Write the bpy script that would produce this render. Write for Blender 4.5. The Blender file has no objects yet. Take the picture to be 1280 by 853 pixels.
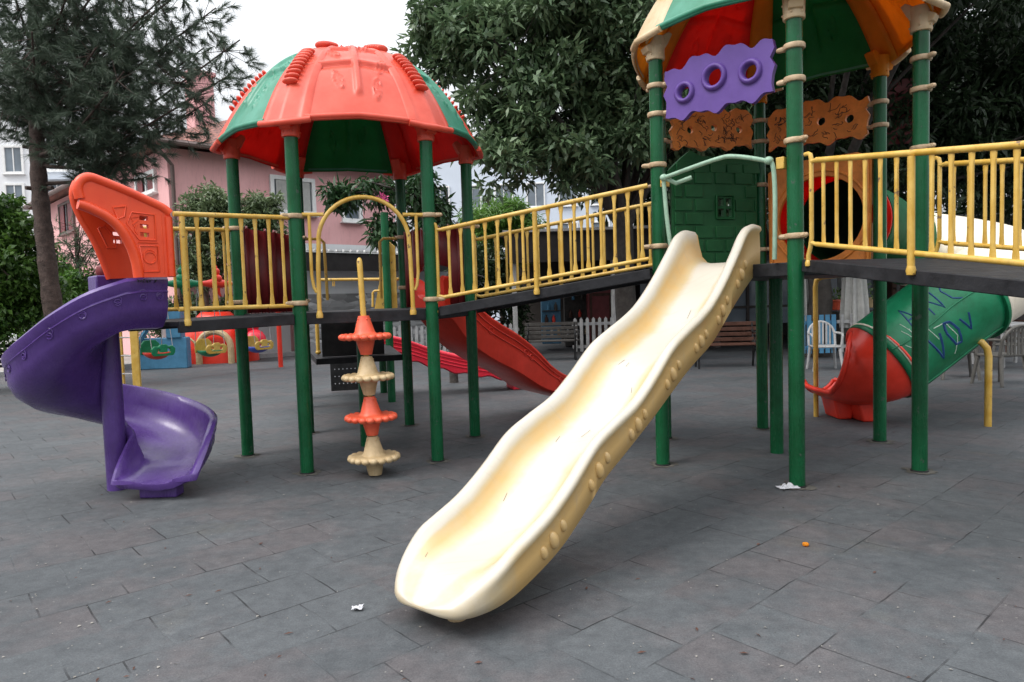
import bpy, bmesh, math, random
import numpy as np
from mathutils import Vector, Matrix
from mathutils.geometry import tessellate_polygon
PI = math.pi
rad = math.radians
rng = np.random.default_rng(11)
random.seed(5)
scene = bpy.context.scene
COL = scene.collection

# ------------------------------------------------------------------ camera
FPX, PITCH, ROLL, CAMZ = 877.45, .0599, .0312, 1.45
_c, _s, _cr, _sr = math.cos(PITCH), math.sin(PITCH), math.cos(ROLL), math.sin(ROLL)
cam_d = bpy.data.cameras.new('camera')
cam = bpy.data.objects.new('camera', cam_d)
COL.objects.link(cam)
cam_d.sensor_width = 36
cam_d.lens = FPX / 1280 * 36
cam_d.clip_end = 600
rgt = Vector((_cr, -_s * _sr, -_c * _sr))
upv = Vector((_sr, _s * _cr, _c * _cr))
fwd = Vector((0, _c, -_s))
cam.matrix_world = Matrix(((rgt.x, upv.x, -fwd.x, 0), (rgt.y, upv.y, -fwd.y, 0), (rgt.z, upv.z, -fwd.z, CAMZ), (0, 0, 0, 1)))
scene.camera = cam


def at(px, py, Y):
    """world point seen at photo pixel (px,py), Y metres ahead (used to measure places from the survey photo)"""
    x, u = (px - 640) / FPX, -(py - 426.5) / FPX
    X, Up = x * _cr + u * _sr, -x * _sr + u * _cr
    r = Vector((X, _c + _s * Up, -_s + _c * Up))
    return Vector((0, 0, CAMZ)) + r * (Y / r.y)


def gnd(px, py, z=0.0):
    p = at(px, py, 1.0) - Vector((0, 0, CAMZ))
    return Vector((0, 0, CAMZ)) + p * ((z - CAMZ) / p.z)


def onpl(px, py, p0, d):
    r = at(px, py, 1.0) - Vector((0, 0, CAMZ))
    nx, ny = -d[1], d[0]
    t = (nx * p0[0] + ny * p0[1]) / (nx * r.x + ny * r.y)
    return Vector((0, 0, CAMZ)) + r * t


# ------------------------------------------------------------------ materials
def _nt(name):
    m = bpy.data.materials.new(name)
    m.use_nodes = True
    nt = m.node_tree
    return m, nt, nt.nodes, nt.links, nt.nodes['Principled BSDF']


def plastic(name, col, rough=.4, var=.22, dirt=.25, scale=5., bump=.04, spec=.5, fade=None, metal=0., streak=True, trans=0., chips=None):
    m, nt, N, L, b = _nt(name)
    tc = N.new('ShaderNodeTexCoord')
    n1 = N.new('ShaderNodeTexNoise'); n1.inputs['Scale'].default_value = scale; n1.inputs['Detail'].default_value = 7
    n1.inputs['Roughness'].default_value = .65
    L.new(tc.outputs['Object'], n1.inputs['Vector'])
    r1 = N.new('ShaderNodeMapRange'); r1.inputs['From Min'].default_value = .32; r1.inputs['From Max'].default_value = .7
    L.new(n1.outputs['Fac'], r1.inputs['Value'])
    mx = N.new('ShaderNodeMix'); mx.data_type = 'RGBA'
    dark = tuple(c * (1 - var) for c in col)
    lite = fade if fade else tuple(min(1, c * (1 + var * .6) + .012) for c in col)
    mx.inputs['A'].default_value = (*dark, 1); mx.inputs['B'].default_value = (*lite, 1)
    L.new(r1.outputs['Result'], mx.inputs['Factor'])
    # grime: streaky, stretched along z
    mp = N.new('ShaderNodeMapping'); mp.inputs['Scale'].default_value = (9, 9, 1.6 if streak else 9)
    L.new(tc.outputs['Object'], mp.inputs['Vector'])
    n2 = N.new('ShaderNodeTexNoise'); n2.inputs['Scale'].default_value = 1.7; n2.inputs['Detail'].default_value = 9; n2.inputs['Roughness'].default_value = .72
    L.new(mp.outputs['Vector'], n2.inputs['Vector'])
    r2 = N.new('ShaderNodeMapRange'); r2.inputs['From Min'].default_value = .52; r2.inputs['From Max'].default_value = .78
    r2.inputs['To Max'].default_value = dirt
    L.new(n2.outputs['Fac'], r2.inputs['Value'])
    mx2 = N.new('ShaderNodeMix'); mx2.data_type = 'RGBA'
    g = .35
    mx2.inputs['B'].default_value = (col[0] * g * .6 + .035, col[1] * g * .6 + .032, col[2] * g * .6 + .028, 1)
    L.new(r2.outputs['Result'], mx2.inputs['Factor']); L.new(mx.outputs['Result'], mx2.inputs['A'])
    if chips:
        n4 = N.new('ShaderNodeTexNoise'); n4.inputs['Scale'].default_value = 16; n4.inputs['Detail'].default_value = 6; n4.inputs['Roughness'].default_value = .62
        L.new(tc.outputs['Object'], n4.inputs['Vector'])
        r4 = N.new('ShaderNodeMapRange'); r4.inputs['From Min'].default_value = .645; r4.inputs['From Max'].default_value = .67
        L.new(n4.outputs['Fac'], r4.inputs['Value'])
        mx3 = N.new('ShaderNodeMix'); mx3.data_type = 'RGBA'; mx3.inputs['B'].default_value = (*chips, 1)
        L.new(r4.outputs['Result'], mx3.inputs['Factor']); L.new(mx2.outputs['Result'], mx3.inputs['A']); mx2 = mx3
    L.new(mx2.outputs['Result'], b.inputs['Base Color'])
    r3 = N.new('ShaderNodeMapRange'); r3.inputs['To Min'].default_value = rough - .1; r3.inputs['To Max'].default_value = rough + .2
    L.new(n2.outputs['Fac'], r3.inputs['Value']); L.new(r3.outputs['Result'], b.inputs['Roughness'])
    b.inputs['Specular IOR Level'].default_value = spec
    b.inputs['Metallic'].default_value = metal
    n3 = N.new('ShaderNodeTexNoise'); n3.inputs['Scale'].default_value = 45; n3.inputs['Detail'].default_value = 4
    L.new(tc.outputs['Object'], n3.inputs['Vector'])
    ad = N.new('ShaderNodeMath'); ad.operation = 'MULTIPLY_ADD'; ad.inputs[1].default_value = 2.5
    L.new(n1.outputs['Fac'], ad.inputs[0]); L.new(n3.outputs['Fac'], ad.inputs[2])
    if trans:
        tr = N.new('ShaderNodeBsdfTranslucent'); L.new(mx2.outputs['Result'], tr.inputs['Color'])
        ms = N.new('ShaderNodeMixShader'); ms.inputs[0].default_value = trans
        L.new(b.outputs['BSDF'], ms.inputs[1]); L.new(tr.outputs['BSDF'], ms.inputs[2]); L.new(ms.outputs['Shader'], N['Material Output'].inputs['Surface'])
    bp = N.new('ShaderNodeBump'); bp.inputs['Strength'].default_value = bump * 4; bp.inputs['Distance'].default_value = .004
    L.new(ad.outputs['Value'], bp.inputs['Height']); L.new(bp.outputs['Normal'], b.inputs['Normal'])
    return m


def leafmat(name, c1, c2, rough=.42, trans=.25, scale=1.2):
    m, nt, N, L, b = _nt(name)
    gi = N.new('ShaderNodeNewGeometry')
    tc = N.new('ShaderNodeTexCoord')
    n1 = N.new('ShaderNodeTexNoise'); n1.inputs['Scale'].default_value = scale; n1.inputs['Detail'].default_value = 3
    L.new(tc.outputs['Object'], n1.inputs['Vector'])
    ad = N.new('ShaderNodeMath'); ad.operation = 'MULTIPLY_ADD'; ad.inputs[1].default_value = .55
    sb = N.new('ShaderNodeMath'); sb.operation = 'SUBTRACT'; sb.inputs[1].default_value = .28
    L.new(gi.outputs['Random Per Island'], ad.inputs[0]); L.new(n1.outputs['Fac'], sb.inputs[0]); L.new(sb.outputs['Value'], ad.inputs[2])
    mx = N.new('ShaderNodeMix'); mx.data_type = 'RGBA'
    mx.inputs['A'].default_value = (*c1, 1); mx.inputs['B'].default_value = (*c2, 1)
    L.new(ad.outputs['Value'], mx.inputs['Factor'])
    L.new(mx.outputs['Result'], b.inputs['Base Color'])
    b.inputs['Roughness'].default_value = rough
    tr = N.new('ShaderNodeBsdfTranslucent'); L.new(mx.outputs['Result'], tr.inputs['Color'])
    ms = N.new('ShaderNodeMixShader'); ms.inputs[0].default_value = trans
    out = N['Material Output']
    L.new(b.outputs['BSDF'], ms.inputs[1]); L.new(tr.outputs['BSDF'], ms.inputs[2]); L.new(ms.outputs['Shader'], out.inputs['Surface'])
    return m


M = {}
P = plastic
M['post'] = P('green powder coat', (.005, .080, .025), .22, .25, .12, 3, .03, spec=.3, fade=(.008, .104, .040), chips=(.05, .085, .06))
M['yellow'] = P('yellow paint', (.58, .33, .033), .36, .18, .5, 6, .03, fade=(.63, .425, .11), chips=(.16, .09, .04))
M['clamp'] = P('weathered cream plastic', (.42, .28, .155), .5, .25, .55, 14, .05, fade=(.54, .41, .26))
M['red_out'] = P('sun faded red plastic', (.76, .070, .032), .36, .12, .12, 3, .03, fade=(.80, .125, .075), trans=.2)
M['red_in'] = P('red plastic', (.85, .026, .014), .42, .12, .15, 3, .03, trans=.5, spec=.3)
M['green_out'] = P('sun faded green plastic', (.022, .25, .13), .34, .2, .15, 3, .03, fade=(.075, .33, .23), trans=.2)
M['green_in'] = P('dark green plastic', (.006, .20, .045), .42, .2, .15, 3, .03, trans=.35, spec=.25)
M['orange_in'] = P('amber plastic', (.85, .34, .016), .42, .14, .2, 3, .03, trans=.5, spec=.3)
M['rib_cream'] = P('bleached yellow plastic', (.66, .46, .23), .42, .15, .35, 4, .03, fade=(.74, .60, .40), trans=.25)
M['deck'] = P('black deck plates', (.011, .0115, .0145), .5, .3, .16, 8, .1, spec=.25)
M['maroon'] = P('maroon plastic', (.17, .009, .012), .4, .3, .2, 4, .04)
M['orange'] = P('orange hood plastic', (.80, .056, .012), .33, .12, .18, 3, .04, fade=(.82, .085, .022))
M['purple'] = P('purple plastic', (.078, .034, .185), .23, .2, .15, 4, .04, fade=(.105, .054, .24), spec=.42)
M['lilac'] = P('violet panel plastic', (.100, .048, .25), .42, .12, .2, 4, .03, spec=.35)
M['brownpanel'] = P('orange brown panel plastic', (.70, .225, .028), .5, .25, .5, 5, .05, streak=False)
M['brick_green'] = P('green brick relief plastic', (.005, .085, .022), .45, .25, .15, 4, .03, spec=.22)
M['redslide'] = P('red slide plastic', (.76, .040, .018), .27, .14, .2, 3, .03, spec=.35)
M['crimson'] = P('crimson slide plastic', (.74, .024, .05), .3, .14, .2, 3, .03, spec=.35)
M['tubegreen'] = P('green tube plastic', (.010, .18, .072), .27, .3, .3, 3, .03, fade=(.018, .24, .11), spec=.28)
M['tubedark'] = P('shaded green tube plastic', (.006, .085, .030), .5, .3, .1, 3, .03, spec=.04)  # upper tube section: tree shade put into a darker green base colour
M['tubecream'] = P('ivory tube plastic', (.82, .74, .60), .4, .08, .3, 3, .03)
M['palegreen'] = P('pale green painted bar', (.27, .42, .31), .45, .2, .6, 9, .06)
M['disc_orange'] = P('coral disc plastic', (.76, .085, .032), .42, .15, .35, 9, .05, fade=(.80, .14, .07))
M['disc_cream'] = P('cream disc plastic', (.50, .35, .17), .48, .2, .55, 9, .06, fade=(.60, .46, .27))
M['black'] = P('black paint', (.010, .010, .011), .5, .3, .3, 8, .05, spec=.25)
M['ink'] = P('black marker ink', (.012, .012, .014), .6, .1, 0, 8, 0)
M['blueink'] = P('blue spray paint', (.012, .055, .17), .5, .2, 0, 8, 0, spec=.2)
M['white_scratch'] = P('scratched plastic', (.55, .66, .56), .6, .2, 0, 20, 0)
M['white'] = P('white paint', (.74, .74, .73), .5, .1, .3, 4, .04)
M['greywhite'] = P('weathered white paint', (.36, .36, .36), .55, .25, .5, 6, .05)
M['blue'] = P('sky blue paint', (.055, .21, .36), .45, .2, .3, 5, .04)
M['deepblue'] = P('blue plastic', (.03, .07, .42), .4, .2, .2, 5, .04)
M['grey'] = P('grey plastic', (.105, .10, .09), .45, .2, .3, 7, .04, spec=.35)
M['steel'] = P('galvanised chain', (.45, .45, .46), .4, .2, .3, 20, .05, metal=.7)
M['wood'] = P('dark varnished wood', (.075, .028, .016), .5, .35, .4, 9, .08, spec=.3)
M['greywood'] = P('weathered grey wood', (.065, .06, .055), .6, .35, .4, 9, .08, spec=.25)
M['pinkwall'] = P('pink stucco', (.76, .40, .40), .85, .09, .3, .6, .08, fade=(.82, .46, .46))
M['whitewall'] = P('white stucco', (.72, .73, .75), .85, .04, .12, .5, .06)
M['bluewall'] = P('pale blue render', (.56, .62, .70), .85, .05, .12, .5, .06)
M['darkfascia'] = P('dark fascia board', (.022, .019, .019), .65, .3, .15, 2, .06, spec=.2)
M['gutter'] = P('brown gutter', (.13, .085, .075), .5, .2, .3, 3, .04)
M['cafe'] = P('dark stained boards', (.026, .019, .016), .6, .3, .3, 3, .08)
M['drape'] = P('white cloth', (.40, .40, .38), .85, .15, .4, 7, .1)
M['paper'] = P('crumpled paper', (.55, .55, .58), .7, .05, .1, 9, .05)
M['fleck'] = P('pale litter flecks', (.24, .225, .20), .8, .35, .2, 3, 0)
M['sand'] = P('pale concrete paving', (.26, .25, .23), .85, .2, .4, .8, .1, streak=False)
M['dust'] = P('trodden dust', (.085, .078, .066), .9, .4, .5, 14, .1, streak=False)
M['kerb'] = P('concrete kerb', (.30, .30, .30), .85, .2, .4, 3, .1)
M['bark'] = P('brown bark', (.10, .072, .056), .85, .45, .5, 7, .6)
M['pinebark'] = P('pine bark', (.060, .036, .028), .85, .5, .6, 9, .8)
M['darkbark'] = P('dark bark', (.045, .038, .032), .85, .4, .4, 7, .5)
M['leaf_big'] = leafmat('broad leaves dark', (.034, .078, .034), (.190, .275, .140))
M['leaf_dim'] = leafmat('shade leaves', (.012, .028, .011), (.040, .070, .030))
M['leaf_branch'] = leafmat('hanging leaves', (.016, .048, .018), (.045, .105, .035))
M['leaf_citrus'] = leafmat('grey green leaves', (.065, .105, .045), (.20, .26, .13))
M['leaf_light'] = leafmat('fresh green leaves', (.055, .15, .022), (.16, .30, .05), trans=.35)
M['leaf_bush'] = leafmat('bush leaves', (.022, .070, .014), (.13, .24, .04), trans=.3)
M['needle'] = leafmat('pine needles', (.026, .048, .030), (.110, .150, .098), .55, .15)
M['needle_shrub'] = leafmat('shrub needles', (.028, .070, .028), (.06, .13, .05), .5, .15)
M['petal'] = leafmat('pink petals', (.55, .05, .20), (.7, .15, .35))


def glassmat():
    m, nt, N, L, b = _nt('window glass')
    tc = N.new('ShaderNodeTexCoord'); n = N.new('ShaderNodeTexNoise'); n.inputs['Scale'].default_value = .9
    L.new(tc.outputs['Object'], n.inputs['Vector'])
    mx = N.new('ShaderNodeMix'); mx.data_type = 'RGBA'
    mx.inputs['A'].default_value = (.05, .06, .07, 1); mx.inputs['B'].default_value = (.24, .29, .34, 1)
    L.new(n.outputs['Fac'], mx.inputs['Factor']); L.new(mx.outputs['Result'], b.inputs['Base Color'])
    b.inputs['Roughness'].default_value = .06
    b.inputs['Specular IOR Level'].default_value = .8
    return m


M['glass'] = glassmat()


def tilemat():
    m, nt, N, L, b = _nt('roof tiles')
    tc = N.new('ShaderNodeTexCoord')
    br = N.new('ShaderNodeTexBrick'); br.inputs['Scale'].default_value = 1
    br.inputs['Brick Width'].default_value = .3; br.inputs['Row Height'].default_value = .22; br.inputs['Mortar Size'].default_value = .02
    br.inputs['Color1'].default_value = (.30, .12, .09, 1); br.inputs['Color2'].default_value = (.20, .09, .075, 1); br.inputs['Mortar'].default_value = (.07, .04, .035, 1)
    L.new(tc.outputs['Object'], br.inputs['Vector']); L.new(br.outputs['Color'], b.inputs['Base Color'])
    b.inputs['Roughness'].default_value = .85
    bp = N.new('ShaderNodeBump'); bp.inputs['Strength'].default_value = .6; bp.inputs['Distance'].default_value = .03; bp.invert = True
    L.new(br.outputs['Fac'], bp.inputs['Height']); L.new(bp.outputs['Normal'], b.inputs['Normal'])
    return m


M['tiles'] = tilemat()


def stonemat():
    m, nt, N, L, b = _nt('stone cladding')
    tc = N.new('ShaderNodeTexCoord')
    mp = N.new('ShaderNodeMapping'); mp.inputs['Scale'].default_value = (2.2, 2.2, 5.5)
    L.new(tc.outputs['Object'], mp.inputs['Vector'])
    v = N.new('ShaderNodeTexVoronoi'); v.inputs['Scale'].default_value = 1.3
    L.new(mp.outputs['Vector'], v.inputs['Vector'])
    hs = N.new('ShaderNodeMapRange'); hs.inputs['To Min'].default_value = .14; hs.inputs['To Max'].default_value = .5
    sp = N.new('ShaderNodeSeparateColor'); L.new(v.outputs['Color'], sp.inputs['Color']); L.new(sp.outputs['Red'], hs.inputs['Value'])
    L.new(hs.outputs['Result'], b.inputs['Base Color'])
    b.inputs['Roughness'].default_value = .9
    bp = N.new('ShaderNodeBump'); bp.inputs['Distance'].default_value = .05; bp.invert = True
    L.new(v.outputs['Distance'], bp.inputs['Height']); L.new(bp.outputs['Normal'], b.inputs['Normal'])
    return m


M['stone'] = stonemat()


def groundmat():
    m, nt, N, L, b = _nt('rubber safety tiles')

    def mathn(op, a, bb=None, c=None):
        n = N.new('ShaderNodeMath'); n.operation = op
        for k, v in enumerate((a, bb, c)):
            if v is None: continue
            if isinstance(v, (int, float)): n.inputs[k].default_value = v
            else: L.new(v, n.inputs[k])
        return n.outputs[0]

    def noise(vec, sc, det=5, ro=.6):
        n = N.new('ShaderNodeTexNoise'); n.inputs['Scale'].default_value = sc; n.inputs['Detail'].default_value = det; n.inputs['Roughness'].default_value = ro
        L.new(vec, n.inputs['Vector']); return n

    def rng_(v, a, bb, c=0., d=1.):
        n = N.new('ShaderNodeMapRange'); n.inputs['From Min'].default_value = a; n.inputs['From Max'].default_value = bb
        n.inputs['To Min'].default_value = c; n.inputs['To Max'].default_value = d; L.new(v, n.inputs['Value']); return n.outputs['Result']

    def mix(f, a, bb, bl='MIX'):
        n = N.new('ShaderNodeMix'); n.data_type = 'RGBA'; n.blend_type = bl
        if isinstance(f, float): n.inputs['Factor'].default_value = f
        else: L.new(f, n.inputs['Factor'])
        for k, v in (('A', a), ('B', bb)):
            if isinstance(v, tuple): n.inputs[k].default_value = (*v, 1)
            else: L.new(v, n.inputs[k])
        return n.outputs['Result']

    tc = N.new('ShaderNodeTexCoord')
    mp = N.new('ShaderNodeMapping'); mp.vector_type = 'TEXTURE'
    mp.inputs['Location'].default_value = (-1.359, 3.116, 0); mp.inputs['Rotation'].default_value = (0, 0, rad(41.2))
    L.new(tc.outputs['Object'], mp.inputs['Vector'])
    wob = noise(tc.outputs['Object'], 1.3, 3)
    vm = N.new('ShaderNodeVectorMath'); vm.operation = 'MULTIPLY_ADD'
    vm.inputs[1].default_value = (.05, .05, 0)
    L.new(wob.outputs['Color'], vm.inputs[0]); L.new(mp.outputs['Vector'], vm.inputs[2])
    br = N.new('ShaderNodeTexBrick'); br.offset = .5; br.offset_frequency = 2
    br.inputs['Scale'].default_value = 1; br.inputs['Brick Width'].default_value = .385; br.inputs['Row Height'].default_value = .385
    br.inputs['Mortar Size'].default_value = .0042; br.inputs['Mortar Smooth'].default_value = .25
    br.inputs['Color1'].default_value = (0, 0, 0, 1); br.inputs['Color2'].default_value = (1, 1, 1, 1); br.inputs['Mortar'].default_value = (.5, .5, .5, 1)
    L.new(vm.outputs['Vector'], br.inputs['Vector'])
    sep = N.new('ShaderNodeSeparateColor'); L.new(br.outputs['Color'], sep.inputs['Color'])
    tile = sep.outputs['Red']
    obj = tc.outputs['Object']
    # seams come and go
    smask = rng_(noise(obj, 1.9, 3, .7).outputs['Fac'], .46, .60)
    seam = mathn('MULTIPLY', br.outputs['Fac'], mathn('MULTIPLY_ADD', smask, .88, .02))
    # reddish worn patches, tile by tile but broken up
    n_red = noise(obj, 1.5, 6, .62).outputs['Fac']
    redf = rng_(mathn('MULTIPLY_ADD', tile, .17, n_red), .54, .70)
    n_big = noise(obj, .42, 6, .62).outputs['Fac']
    base = mix(rng_(n_big, .3, .7), (.045, .051, .056), (.086, .094, .101))
    base = mix(mathn('MULTIPLY', redf, .55), base, (.098, .084, .086))
    base = mix(mathn('MULTIPLY', rng_(tile, 0., 1.), .5), base, mix(1., base, (.70, .71, .73), 'MULTIPLY'))
    # dry brown grime near the slide foot and random
    n_br = noise(obj, .8, 7, .7).outputs['Fac']
    base = mix(rng_(n_br, .58, .76, 0., .5), base, (.085, .075, .058))
    # scuffed pale smears
    n_sc = noise(obj, 3.3, 8, .75).outputs['Fac']
    base = mix(rng_(n_sc, .60, .78, 0., .5), base, (.16, .16, .165))
    n_m = noise(obj, 11, 8, .8).outputs['Fac']
    base = mix(1., base, mix(rng_(n_m, .32, .68), (.70, .70, .71), (1.28, 1.27, 1.25)), 'MULTIPLY')
    # rubber crumb
    n_f = noise(obj, 120, 5, .85).outputs['Fac']
    base = mix(1., base, mix(rng_(n_f, .25, .75), (.45, .45, .47), (1.62, 1.6, 1.57)), 'MULTIPLY')
    vo = N.new('ShaderNodeTexVoronoi'); vo.inputs['Scale'].default_value = 26; L.new(obj, vo.inputs['Vector'])
    sp2 = N.new('ShaderNodeSeparateColor'); L.new(vo.outputs['Color'], sp2.inputs['Color'])
    spk = mathn('MULTIPLY', mathn('LESS_THAN', vo.outputs['Distance'], .13), mathn('GREATER_THAN', sp2.outputs['Red'], .93))
    base = mix(mathn('MULTIPLY', spk, .3), base, (.36, .34, .31))
    base = mix(mathn('MULTIPLY', seam, .92), base, (.007, .007, .008))
    L.new(base, b.inputs['Base Color'])
    L.new(rng_(n_sc, .3, .7, .62, .85), b.inputs['Roughness'])
    b.inputs['Specular IOR Level'].default_value = .38
    h = mathn('MULTIPLY_ADD', n_f, .12, mathn('MULTIPLY_ADD', seam, -1.2, mathn('MULTIPLY_ADD', tile, .35, mathn('MULTIPLY', wob.outputs['Fac'], .8))))
    bp = N.new('ShaderNodeBump'); bp.inputs['Strength'].default_value = .7; bp.inputs['Distance'].default_value = .012
    L.new(h, bp.inputs['Height']); L.new(bp.outputs['Normal'], b.inputs['Normal'])
    return m


M['ground'] = groundmat()


def creammat():
    """roto-moulded cream slide: ochre sides yellowed by age, floor and rims rubbed pale ('wear' is the rubbed area)"""
    m, nt, N, L, b = _nt('worn cream slide plastic')
    a = N.new('ShaderNodeAttribute'); a.attribute_name = 'wear'
    tc = N.new('ShaderNodeTexCoord')
    n = N.new('ShaderNodeTexNoise'); n.inputs['Scale'].default_value = 5; n.inputs['Detail'].default_value = 8; n.inputs['Roughness'].default_value = .65
    L.new(tc.outputs['Object'], n.inputs['Vector'])
    ad = N.new('ShaderNodeMath'); ad.operation = 'MULTIPLY_ADD'; ad.inputs[1].default_value = .7; 
    sb = N.new('ShaderNodeMath'); sb.operation = 'SUBTRACT'; sb.inputs[1].default_value = .35
    L.new(n.outputs['Fac'], ad.inputs[0]); L.new(a.outputs['Fac'], sb.inputs[0]); L.new(sb.outputs[0], ad.inputs[2])
    cr = N.new('ShaderNodeValToRGB')
    e = cr.color_ramp.elements
    e[0].position = .12; e[0].color = (.54, .35, .13, 1)
    e[1].position = .85; e[1].color = (.475, .442, .375, 1)
    e2 = cr.color_ramp.elements.new(.48); e2.color = (.475, .375, .215, 1)
    L.new(ad.outputs[0], cr.inputs['Fac'])
    # scuffs
    mp = N.new('ShaderNodeMapping'); mp.inputs['Rotation'].default_value = (0, 0, rad(-51)); mp.inputs['Scale'].default_value = (2.2, 34, 3)
    L.new(tc.outputs['Object'], mp.inputs['Vector'])
    n2 = N.new('ShaderNodeTexNoise'); n2.inputs['Scale'].default_value = 1.2; n2.inputs['Detail'].default_value = 6; n2.inputs['Roughness'].default_value = .7
    L.new(mp.outputs['Vector'], n2.inputs['Vector'])
    r2 = N.new('ShaderNodeMapRange'); r2.inputs['From Min'].default_value = .56; r2.inputs['From Max'].default_value = .78; r2.inputs['To Max'].default_value = .42
    L.new(n2.outputs['Fac'], r2.inputs['Value'])
    mx = N.new('ShaderNodeMix'); mx.data_type = 'RGBA'; mx.inputs['B'].default_value = (.36, .29, .21, 1)
    L.new(r2.outputs['Result'], mx.inputs['Factor']); L.new(cr.outputs['Color'], mx.inputs['A'])
    L.new(mx.outputs['Result'], b.inputs['Base Color'])
    b.inputs['Roughness'].default_value = .34
    bp = N.new('ShaderNodeBump'); bp.inputs['Strength'].default_value = .15; bp.inputs['Distance'].default_value = .006
    L.new(n.outputs['Fac'], bp.inputs['Height']); L.new(bp.outputs['Normal'], b.inputs['Normal'])
    return m


M['cream'] = creammat()

# ------------------------------------------------------------------ building helpers
ORG = {}


def V3(p):
    return Vector((p[0], p[1], p[2]))


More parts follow.
